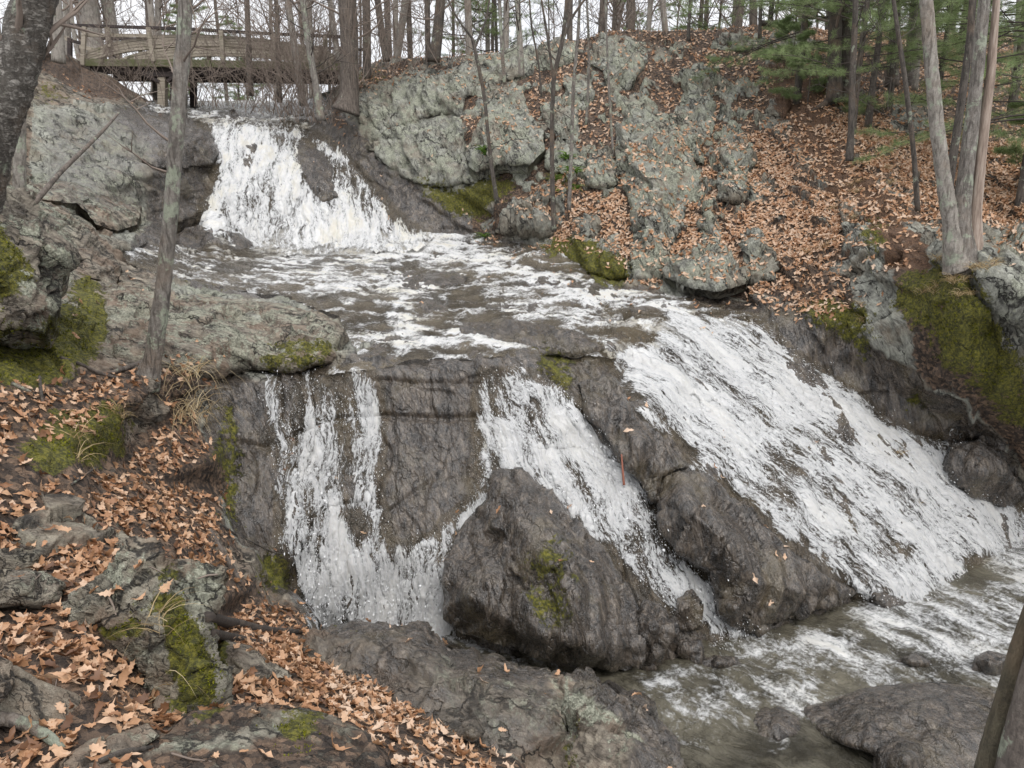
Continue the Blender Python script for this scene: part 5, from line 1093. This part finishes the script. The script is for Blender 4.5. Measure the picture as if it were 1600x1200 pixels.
sap = [
 ('forked dark sapling rooted in the hollow left of the tall slab', [(777,318),(768,260),(763,215),(757,150),(746,95),(738,60)], 17, [8,7,6,6,6,5], 'bark_dark', [([(738,60),(715,30),(700,0),(690,-40)],[4,3,3,2],'bark_dark'),([(742,75),(760,30),(768,-20)],[4,3,2],'bark_dark')]),
 ('tallest dark sapling on the slope with a forked top', [(866,362),(863,290),(862,200),(865,120),(880,60),(886,0),(884,-80)], 15.2, [9,8,7,7,7,6,5], 'bark_dark', [([(876,70),(895,25),(920,-10)],[5,4,3],'bark_dark'),([(864,120),(856,60),(846,0)],[4,4,3],'bark_dark')]),
 ('thin pale sapling standing in leaves right of the tallest dark one', [(889,328),(893,230),(896,130),(903,60),(908,-40)], 15.4, [7,6,6,5,4], 'bark_grey', []),
 ('hair thin bent stem growing through the hilltop leaves', [(916,195),(920,120),(920,60),(915,-30)], 17.5, [5,4,4,3], 'bark_grey', []),
 ('grey pole of a tree behind the flat crest rock', [(815,120),(813,80),(810,30),(806,-60)], 19.5, [11,10,9,8], 'bark_pale', []),
 ('thin sapling just left of the grey pole on the crest', [(789,132),(785,90),(782,30),(777,-60)], 19.3, [6,6,6,5], 'bark_grey', []),
 ('short black stem alone on the bare crest rock', [(1076,64),(1076,40),(1080,-10),(1084,-60)], 18.8, [7,5,5,4], 'bark_dark', []),
 ('thin dark stem beside the fallen log on the crest', [(1187,60),(1188,20),(1192,-50)], 18.5, [6,5,5], 'bark_dark', []),
 ('young straight pine stem alone on the leafy slope', [(1327,252),(1330,200),(1332,120),(1336,40),(1338,-60)], 13.6, [12,9,9,8,7], 'bark_dark', []),
 ('bent dark stem arching left in front of the pines', [(1434,330),(1428,240),(1415,130),(1403,50),(1392,-30)], 11.6, [8,7,7,6,5], 'bark_dark', []),
 ('leaning dark stem behind the young pine stem', [(1356,198),(1364,130),(1374,60),(1380,-40)], 15.5, [11,9,8,7], 'bark_dark', []),
 ('stem with a smooth grey foot leaning out over the upper fall', [(502,188),(495,140),(484,80),(474,10),(468,-60)], 19.8, [13,10,10,9,8], 'bark_grey', []),
 ('very thin bare whip rising beside the narrow rock splinter', [(846,150),(842,100),(830,40),(826,-20)], 18, [4,3,3,2], 'bark_dark', []),
 ('thin whip standing in front of the smooth crest slab', [(958,240),(952,150),(948,60),(945,-30)], 16.5, [4,4,3,3], 'bark_grey', []),
]
for k, (lb, px, Y, w, mt_, ex) in enumerate(sap):
    own_tree('sapling', lb, px, Y, w, mt_, 'sapling', nb=7, bl=1.0, lvl=1, b0=.35, sides=6, rough=.03, seed=20+k, extra=ex, minr=.0045, twig='twig_dark', kids=4)
crest_trees = [
 ('massive dark trunk with spreading roots at the right end of the bridge', [(540,175),(546,150),(546,60),(538,-60)], 21, [42,27,26,25], 'bark_brown'),
 ('straight brown trunk second from the massive dark one', [(573,122),(573,60),(571,-60)], 22, [13,12,11], 'bark_brown'),
 ('brown trunk leaning left on the mossy bank top', [(604,96),(596,50),(585,-40)], 23, [11,10,9], 'bark_brown'),
 ('grey trunk leaning right on the mossy bank top', [(619,95),(626,50),(640,-40)], 23.5, [12,11,10], 'bark_far'),
 ('slim brown trunk left of the double trunk', [(641,95),(640,50),(636,-40)], 24, [8,8,7], 'bark_brown'),
 ('dark pole close against the double trunk', [(669,96),(668,50),(667,-40)], 22.5, [9,8,8], 'bark_brown'),
 ('heavy leaning half of the double trunk at the start of the hill', [(678,96),(684,50),(692,-40)], 22, [18,15,13], 'bark_dark'),
 ('grey trunk at the far left behind the peeling one', [(92,98),(90,50),(84,-40)], 19.5, [19,17,15], 'bark_far'),
 ('broad pale trunk standing behind the left end of the bridge', [(152,108),(145,60),(134,-40)], 29, [30,28,25], 'bark_far'),
 ('grey trunk standing just right of the broad pale one by the bridge', [(184,112),(176,60),(162,-40)], 29.5, [19,18,16], 'bark_pale'),
 ('curved dark trunk seen above the middle of the bridge', [(240,150),(248,60),(246,-40)], 31, [10,9,8], 'bark_far'),
 ('pair of grey leaning stems in the brush right of the bridge middle', [(392,150),(388,60),(384,-40)], 24.5, [9,8,7], 'bark_brown'),
 ('slender stem rising through the brush at the right of the bridge', [(437,160),(434,60),(430,-40)], 24, [8,7,6], 'bark_brown'),
 ('grey stem leaning left through the brush near the bridge end', [(474,165),(458,60),(444,-40)], 24, [11,10,9], 'bark_far'),
 ('slanted grey stem against the right end of the bridge arch', [(534,130),(522,50),(510,-40)], 25.5, [9,8,8], 'bark_far'),
 ('dark trunk on the skyline above the tall pale slab', [(941,54),(943,20),(946,-50)], 23, [13,12,11], 'bark_brown'),
 ('dark brown trunk right of the smooth crest slab', [(985,52),(986,10),(986,-50)], 24, [14,13,12], 'bark_brown'),
 ('thin grey trunk between two dark ones on the skyline', [(1040,52),(1036,10),(1033,-50)], 24, [9,9,8], 'bark_far'),
 ('brown trunk rising behind the fallen log', [(1177,46),(1177,10),(1175,-50)], 22, [12,11,10], 'bark_brown'),
 ('left hand stem of the dark pine clump', [(1303,160),(1304,80),(1306,-60)], 16.8, [23,19,17], 'bark_dark'),
 ('right hand stem of the dark pine clump', [(1322,158),(1322,80),(1325,-60)], 17, [19,16,15], 'bark_dark'),
 ('short stout trunk behind the leaf drifts right of the pine clump', [(1393,135),(1397,60),(1404,-60)], 19, [20,14,12], 'bark_brown'),
 ('slim trunk on the far leafy slope between the pines', [(1429,142),(1436,60),(1446,-60)], 20, [9,8,8], 'bark_far'),
 ('faint pole at the right edge of the far leafy slope', [(1585,120),(1590,60),(1596,-60)], 22, [9,8,8], 'bark_far'),
]
for k, (lb, px, Y, w, mt_) in enumerate(crest_trees):
    g = own_tree('tree', lb, px+[(px[-1][0]*2-px[-2][0], -300)], Y, w+[w[-1]*.7], mt_, nb=9, bl=1.8, lvl=2, b0=.38, sides=9, rough=.05, seed=60+k, n=26, minr=.006, kids=4)

# far bare trees: a few kinds, copied
def bare_tree(kind, seed):
    rr = random.Random(seed); H = rr.uniform(13, 17); r0 = rr.uniform(.06, .13); n = 22; lean = rr.uniform(-.05, .05)
    P = np.array([(lean*z*z*.06+.05*math.sin(z*.9+seed), .04*math.cos(z*.7+seed), z) for z in np.linspace(-1.5, H, n)])
    root = empty('tree', (0, 0, 0)); mb = MB(); mb.tube(P, np.linspace(r0*1.15, r0*.3, n), 8, rough=.05); mb.build('trunk', M['bark_far' if kind % 2 else 'bark_brown'], root)
    mb = MB()
    for k in range(26):
        i = rr.randint(5, n-2); a = rr.uniform(0, 6.283)
        branch(mb, Vector(P[i]), (math.cos(a), math.sin(a), rr.uniform(.2, 1.2)), rr.uniform(1.2, 3.2), r0*.32, 2, rr, .15, 4, .008)
    mb.build('branches', M['twig'], root)
    return root
def copy_tree(r):
    c = r.copy(); COL.objects.link(c)
    for ch in r.children:
        d = ch.copy(); COL.objects.link(d); d.parent = c
    return c
protos = [bare_tree(k, 300+k) for k in range(7)]; used_p = set()
def ground_z(x, y):
    h = drop(x, y, 40); return h[0].z if h else -2
rr = random.Random(5); spots = []
tries = 0
while len(spots) < 105 and tries < 5000:
    tries += 1
    Y = rr.uniform(27, 62); az = rr.uniform(-.80, .80); x = az*Y
    u = 800+az*F*1.0
    if 1250 < u and Y < 30: continue
    if any((x-a)**2+(Y-b)**2 < 1.2 for a, b in spots): continue
    spots.append((x, Y))
for k, (x, Y) in enumerate(spots):
    i = k % 7; o = protos[i] if i not in used_p else copy_tree(protos[i]); used_p.add(i)
    o.location = (x, Y, ground_z(x, Y)); o.rotation_euler = (rr.gauss(0, .03), rr.gauss(0, .04), rr.uniform(0, 6.28)); s = rr.uniform(.7, 1.25); o.scale = (s, s, s)
    tag(o, 'one of the many bare leafless trees far back in the woods', 'tree', 'bare trees far back in the woods')

# pines
def pine(H, c0, nb, L, r0, seed, dens=1.0, nl=.13, nw=.0055):
    rr = random.Random(seed); rg = np.random.default_rng(seed); root = empty('pine_tree', (0, 0, 0)); n = 20
    P = np.array([(.03*math.sin(z), .03*math.cos(z*.8), z) for z in np.linspace(-1, H, n)])
    mb = MB(); mb.tube(P, np.linspace(r0*1.1, r0*.25, n), 9, rough=.06); mb.build('trunk', M['bark_dark'], root)
    mb = MB(); tips = []
    for k in range(nb):
        z = c0+(H-c0)*(k+rr.random())/nb; a = rr.uniform(0, 6.283); l = L*(1.05-.7*(z-c0)/(H-c0))*rr.uniform(.6, 1.1)
        d = Vector((math.cos(a), math.sin(a), rr.uniform(-.1, .3))); q = Vector((0, 0, z)); pts = [q.copy()]; m = 7
        for s in range(m):
            d = (d+Vector((rr.gauss(0, .1), rr.gauss(0, .1), rr.gauss(.0, .07)))).normalized(); q = q+d*l/m; pts.append(q.copy())
            if s >= 1:
                for sd in (-1, 1):
                    if rr.random() < .9*dens:
                        sdv = (d+Vector((-d.y, d.x, 0))*sd*rr.uniform(.6, 1.3)+Vector((0, 0, rr.gauss(.08, .15)))).normalized(); tl = l*.34*rr.uniform(.5, 1.1)*(1.15-s/m*.7)
                        e = q+sdv*tl; mb.tube([q, q.lerp(e, .5)+Vector((0, 0, .02)), e], [.007, .005, .003], 3, caps=False)
                        for w in (.3, .5, .65, .8, .92, 1.0): tips.append((q.lerp(e, w), sdv))
        mb.tube(pts, [max(.005, r0*.22*(1-.85*i/m)) for i in range(m+1)], 4, caps=False); tips.append((pts[-1], d))
    mb.build('branches', M['twig_dark'], root)
    # needle bundles
    T0 = np.array([tuple(p) for p, _ in tips]); Dv = np.array([tuple(d) for _, d in tips]); K_ = 20
    C = np.repeat(T0, K_, 0)+rg.normal(0, .02, (len(T0)*K_, 3)); d = np.repeat(Dv, K_, 0)*.7+rg.normal(0, .62, (len(T0)*K_, 3)); d /= np.linalg.norm(d, axis=1, keepdims=True)
    s = np.cross(d, rg.normal(size=d.shape)); s /= np.linalg.norm(s, axis=1, keepdims=True); ln = nl*rg.uniform(.6, 1.15, (len(C), 1))
    Vn = np.stack([C-s*nw/2, C+s*nw/2, C+d*ln], 1).reshape(-1, 3); Fn = np.arange(len(Vn)).reshape(-1, 3)
    tone = np.repeat(np.clip(.5+.22*rg.normal(size=len(T0)), 0, 1), K_*3)
    link('crown', mesh_np('crown', Vn, Fn, M['pine'], {'var': tone}), root)
    return root
pp = [pine(9, 1.2, 54, 2.8, .08, 1), pine(8, .9, 50, 2.5, .07, 2), pine(11, 1.5, 60, 3.3, .12, 3, nw=.008)]
def px_ground(u, v, Y):
    p = PY(u, v, Y); return p.x, p.y, ground_z(p.x, p.y)
pl_ = [ # label, column, Y, kind, scale
 (0, 1250, 17.5, 1.0, 'soft green pine whose boughs hang over the path at the top of the hill'),
 (1, 1345, 15.2, 0.9, 'pine beside the dark clump with light green drooping boughs'),
 (2, 1420, 21, 1.0, 'taller pine on the far leafy slope behind the bent stem'),
 (1, 1545, 14.5, 1.0, 'pine behind the twin trunks at the top right'),
 (0, 1630, 13.0, 1.0, 'bushy pine at the top right edge of the picture'),
 (1, 1475, 17.5, 0.9, 'light green pine seen left of the lichen trunks'), (0, 1395, 17.0, 0.85, 'feathery pine behind the bent dark stem'), (2, 1590, 18.5, 0.8, 'pine behind the peeled dead stem at the right'),
 (2, 1500, 27, 1.0, 'far pine between the lichen trunks'),
 (0, 1610, 24, 1.0, 'far pine at the right edge beyond the leafy slope'),
 (2, 735, 33, 0.95, 'dense green pine behind the forked sapling on the skyline'),
 (0, 775, 36, 1.1, 'second green pine just right of the dense one on the skyline'),
 (1, 1120, 36, 1.1, 'small green pine far behind the bare crest rocks'),
 (2, 1010, 44, 1.0, 'distant pine behind the trunks above the tall slab'),
 (0, 370, 42, 1.0, 'distant pine seen over the middle of the bridge'),
 (1, 300, 40, 1.1, 'distant pine seen left of the bridge middle behind the thin trunk'),
 (2, 1290, 30, 1.0, 'dark pine filling the gap behind the pine clump'),
 (2, 1200, 34, 1.0, 'dark pine behind the fallen log'),
 (0, 1370, 28, 1.1, 'pine behind the stout short trunk'),
]
used = set()
for k, (i, u, Y, s, lb) in enumerate(pl_):
    o = pp[i] if i not in used else copy_tree(pp[i]); used.add(i)
    x, y, z = px_ground(u, 100, Y); o.location = (x, y, z); o.rotation_euler = (0, 0, k*1.7); o.scale = (s, s, s)
    tag(o, lb, 'pine tree', 'pines on and behind the hill')
# low pine boughs reaching out over the slope (seedling pines)
sd = pine(1.5, .1, 16, .75, .02, 9, nl=.09)
for k, (u, v, lb, s) in enumerate([(1262,165,'knee high pine seedling on the reddish path',1.0), (1240,120,'pine seedling with long soft needles where the path meets the crest',1.1), (1590,300,'young pine sprig in the leaves at the right edge',1.1)]):
    o = sd if k == 0 else copy_tree(sd); h = hit_px(u, v); o.location = h[0]; o.scale = (s, s, s); o.rotation_euler = (0, 0, k*2.1); tag(o, lb, 'pine seedling', 'pine seedlings on the slope')

# brush beside the bridge: each clump of bare whips is a shrub
for k, (u, v, Y, n, h_, lb) in enumerate([
 (415,168,23.5,26,3.0,'leafless twiggy shrub left of the bridge end brush'), (455,172,22.8,30,3.2,'dense leafless brush in front of the right half of the bridge'), (490,182,21.5,26,3.0,'leafless brush overhanging the lip of the upper fall'),
 (520,165,22.5,20,2.4,'leafless brush at the foot of the massive dark trunk'), (385,160,24.5,14,2.2,'low bare twigs beside the bridge support'), (215,150,23,16,1.8,'tangle of fine bare twigs under the left end of the bridge'),
 (170,135,22.5,14,1.6,'bare twigs on the leaf slope below the bridge abutment'), (330,160,27,10,1.6,'sparse bare twigs under the middle of the bridge'), (345,160,23.5,12,2.4,'leafless whips rising in front of the bridge beside the thin trunk'), (300,158,25,12,2.2,'fine bare twigs in front of the bridge right behind the thin trunk'), (560,125,21,12,2.0,'bare twiggy bush right of the massive dark trunk'), (700,92,22,12,2.0,'bare brush behind the pale hill shoulder'), (1140,52,21,12,2.0,'bare brush on the skyline left of the fallen log'), (1000,52,21.5,12,2.0,'bare brush on the skyline above the smooth crest slab'),
 (640,98,21.5,10,1.6,'bare twigs on the mossy hill shoulder'), (600,110,21.5,8,1.4,'small bare bush left on the mossy shoulder')]):
    rr = random.Random(900+k); p0 = PY(u, v, Y); root = empty('shrub', p0); tag(root, lb, 'shrub', 'leafless shrubs by the bridge'); mb = MB()
    for s in range(n):
        a = rr.uniform(0, 6.283); st = p0+Vector((rr.gauss(0, .35), rr.gauss(0, .25), -.15))
        branch(mb, st, (math.cos(a)*.55, math.sin(a)*.35, 1), h_*rr.uniform(.5, 1.15), .012, 2 if s % 3 == 0 else 1, rr, .05, 4, .005)
    mb.build('branches', M['twig'], root, p0)

# ---------------------------------------------------------------- fallen wood
def stick(name, label, px, w, mat, cat, lift=.3, sides=8, rough=.06, abs_d=None):
    pts = []
    for k, (u, v) in enumerate(px):
        if abs_d: pts.append(Vector(P3(u, v, abs_d[k] if hasattr(abs_d, '__len__') else abs_d).tolist()))
        else:
            h = hit_px(u, v); p = h[0]; r = w[k]/2*h[2]/F; pts.append(p-p.normalized()*r*lift+Vector((0, 0, r*.6)))
    rad = [w[k]/2*p.length/F for k, p in enumerate(pts)]; P, Rr = refine(pts, rad, max(8, len(pts)*6)); mb = MB(); mb.tube(P, Rr, sides, rough=rough)
    org = Vector(P.mean(0)); o = mb.build(name, M[mat], None, org); return tag(o, label, cat)
stick('fallen_log', 'wet black log lying in the leaves right of the pointed mossy boulder', [(325,968),(360,978),(410,988),(470,990)], [15,15,12,7], 'log', 'log', rough=.12)
stick('fallen_log', 'second dark log half buried beneath the black one', [(330,992),(360,1000),(400,1006)], [12,13,8], 'log', 'log', rough=.12)
stick('fallen_branch', 'thick bark covered branch lying along the bottom edge of the leaf chute', [(328,830),(345,860),(362,890),(376,912)], [7,8,9,6], 'bark_brown', 'branch')
stick('fallen_branch', 'thin forked twig reaching from the leaves over the wet face', [(308,798),(330,812),(355,828),(372,838),(378,852)], [3,4,4,3,2], 'bark_dark', 'branch')
stick('fallen_branch', 'hair thin twig lying across the wet rock beside the left fall', [(372,838),(400,850),(425,862),(446,874)], [2.5,2,2,1.5], 'bark_dark', 'branch')
stick('root', 'smooth curved grey root looping at the bottom left corner', [(-10,1128),(20,1130),(55,1142),(82,1160),(98,1172)], [18,17,15,13,8], 'bark_grey', 'root')
stick('fallen_branch', 'straight dark twig lying over the bedded boulder at the left edge', [(-20,842),(10,848),(45,858),(80,872)], [6,5,4,3], 'bark_dark', 'branch')
stick('fallen_branch', 'short dark stick on the trodden dirt at the bottom left', [(155,1192),(190,1178),(225,1172),(238,1168)], [7,8,7,4], 'bark_dark', 'branch')
stick('fallen_branch', 'small dry stick lying on the mossy bank', [(18,600),(35,608),(52,616)], [5,5,3], 'bark_grey', 'branch')
stick('fallen_branch', 'upright broken twig standing in the bank at the left', [(62,590),(64,612),(67,632)], [4,4,4], 'bark_dark', 'branch', lift=4)
stick('fallen_branch', 'slanted twig stuck in the leaves below the mossy lip', [(112,758),(130,745),(150,731)], [3,3,2.5], 'bark_dark', 'branch', lift=4)
stick('fallen_branch', 'long dead sapling leaning across the left rock wall', [(50,322),(95,268),(135,230),(165,200),(186,176)], [7,6,5,4,3], 'bark_brown', 'branch', abs_d=[9.6,10.2,10.8,11.3,11.8])
stick('reed_stem', 'single rust coloured stem sticking out of the middle fall', [(975,758),(973,735),(971,710)], [4,3.5,2.5], 'stem_red', 'stem', abs_d=[8.5,8.5,8.55], sides=6)
stick('root', 'exposed root running out from the foot of the thin trunk', [(170,585),(195,578),(218,572),(230,568)], [5,7,9,12], 'bark_brown', 'root')
stick('root', 'exposed root curling left from the mossy ledge to the thin trunk', [(95,560),(125,570),(155,585),(185,592)], [4,5,5,4], 'bark_brown', 'root')
stick('fallen_log', 'dark log lying level on the skyline under the pines', [(1187,36),(1210,38),(1236,40)], [8,8,7], 'log', 'log', abs_d=19)
stick('fallen_log', 'thin mossy log lying down the slope above the red path', [(1215,78),(1245,86),(1275,98),(1295,100)], [5,6,6,4], 'wood_moss', 'log')
stick('root', 'gnarled root crown at the foot of the dark pine clump', [(1268,175),(1285,168),(1300,160),(1330,155),(1345,150)], [4,8,14,16,12], 'bark_dark', 'root', rough=.3)
rr = random.Random(77)
for k in range(26):
    u, v = rr.uniform(20, 800), rr.uniform(640, 1190)
    if float(sample(LEAF, u, v)) < .4: continue
    a = rr.uniform(0, 3.14); L = rr.uniform(14, 34); px = [(u-math.cos(a)*L, v-math.sin(a)*L*.5), (u, v+rr.uniform(-4, 4)), (u+math.cos(a)*L, v+math.sin(a)*L*.5)]
    w = rr.uniform(1.6, 3.4)
    o = stick('twig', 'small dry twig lying loose among the leaves of the left bank', px, [w, w, w*.6], 'twig', 'twig', lift=1.5, sides=5, rough=0); tag(o, group='small twigs in the left bank leaves')

# ---------------------------------------------------------------- footbridge
YB, YF = 25.5, 27.1
bo = PY(330, 105, YB); br = empty('footbridge', (bo.x, YB, bo.z)); tag(br, 'weathered wooden arched footbridge crossing above the waterfall', 'bridge')
org = br.location.copy()
up_ = [(128,92),(137,80),(168,68),(200,61),(239,55),(290,52.5),(350,55),(410,60),(455,66),(500,75),(530,88),(552,102)]
lo_ = [(128,97),(137,95),(168,87),(200,80.5),(239,76),(290,71.5),(350,72),(410,77),(455,83),(500,92),(530,101),(552,106)]
def arch(Y, th, nm='arch_beam'):
    # laminated: boards bent one on the other
    for L in range(4):
        V_, F_ = [], []
        for k in range(0, 45):
            t = k/44*(len(up_)-1); i = min(int(t), len(up_)-2); a = t-i
            u = up_[i][0]*(1-a)+up_[i+1][0]*a; vu = up_[i][1]*(1-a)+up_[i+1][1]*a; ul = lo_[i][0]*(1-a)+lo_[i+1][0]*a; vl = lo_[i][1]*(1-a)+lo_[i+1][1]*a
            pu, pl__ = PY(u, vu, 25.5), PY(ul, vl, 25.5); A = pu.lerp(pl__, L/4+.012); B = pu.lerp(pl__, (L+1)/4-.012); ins = .008*(L % 2)
            for q, y in ((A, Y+ins), (B, Y+ins), (B, Y+th), (A, Y+th)): V_.append((q.x, y, q.z))
            if k: 
                b = len(V_)-8
                F_ += [(b+j, b+(j+1) % 4, b+4+(j+1) % 4, b+4+j) for j in range(4)]
        F_ += [(0, 3, 2, 1), tuple(len(V_)-4+j for j in range(4))]
        m_ = MB(); m_.add(V_, F_); m_.build(nm, M['wood'], br, org, False)
arch(YB, .14); arch(YF, .14)
def beam(nm, a, b, w, h, mat, Ya=YB, Yb=None, par=None):
    pa, pb = PY(a[0], a[1], YB), PY(b[0], b[1], YB); pa.y = Ya; pb.y = Ya if Yb is None else Yb
    m_ = MB(); m_.box(pa, pb, w, h); o = m_.build(nm, M[mat], br, org, False)
    bv = o.modifiers.new('bevel', 'BEVEL'); bv.width = .008; bv.segments = 1
    return o
for Y in (YB-.12, YF+.1):
    beam('deck_beam', (137,99), (332,101), .12, .22, 'wood_moss', Y); beam('deck_beam', (334,101), (550,106), .12, .22, 'wood_moss', Y)
    beam('girder', (140,108), (545,114), .16, .24, 'wood_dark', Y+.22 if Y < 26 else Y-.2)
for k in range(46):   # deck boards
    u = 140+k*9; beam('deck_board', (u, 97.5+.017*(u-140)), (u+8.2, 97.5+.017*(u+8-140)), 1.75, .04, 'wood_moss', (YB+YF)/2+.07)
for Y, near in ((YB-.06, 1), (YF+.2, 0)):
    beam('handrail', (112,40.5), (292,46.5), .07, .09, 'wood_dark', Y-.05); beam('handrail', (292,46.5), (415,53.5), .07, .09, 'wood_dark', Y-.05); beam('handrail', (415,53.5), (560,60), .07, .09, 'wood_dark', Y-.05)
    beam('lower_rail', (137,55.5), (236,57), .05, .11, 'wood', Y)
    for (ut, vt, ub, vb) in [(137,44,134,104),(172,45,176,76),(236,45,244,98),(290,48,290,100),(349,50,352,100),(430,55,436,104),(510,59,512,112)]:
        beam('post', (ut, vt), (ub, vb), .10, .13, 'wood', Y-.12 if near else Y+.1)
    beam('approach_rail', (74,54), (110,62), .05, .13, 'wood', Y); beam('approach_rail', (112,64), (135,70), .05, .10, 'wood_dark', Y); beam('approach_post', (111,60), (111,98), .12, .12, 'wood_dark', Y)
beam('brace', (228,118), (250,128), .10, .10, 'wood_dark'); beam('brace', (276,114), (262,128), .10, .10, 'wood_dark')
for Y in (YB+.1, YF):
    beam('support_post', (252,114), (252,172), .24, .24, 'wood', Y); beam('support_post', (268,114), (268,170), .16, .2, 'wood_dark', Y+.1)
beam('cross_beam', (222,116), (285,117), .2, .14, 'wood_dark', YB+.05)
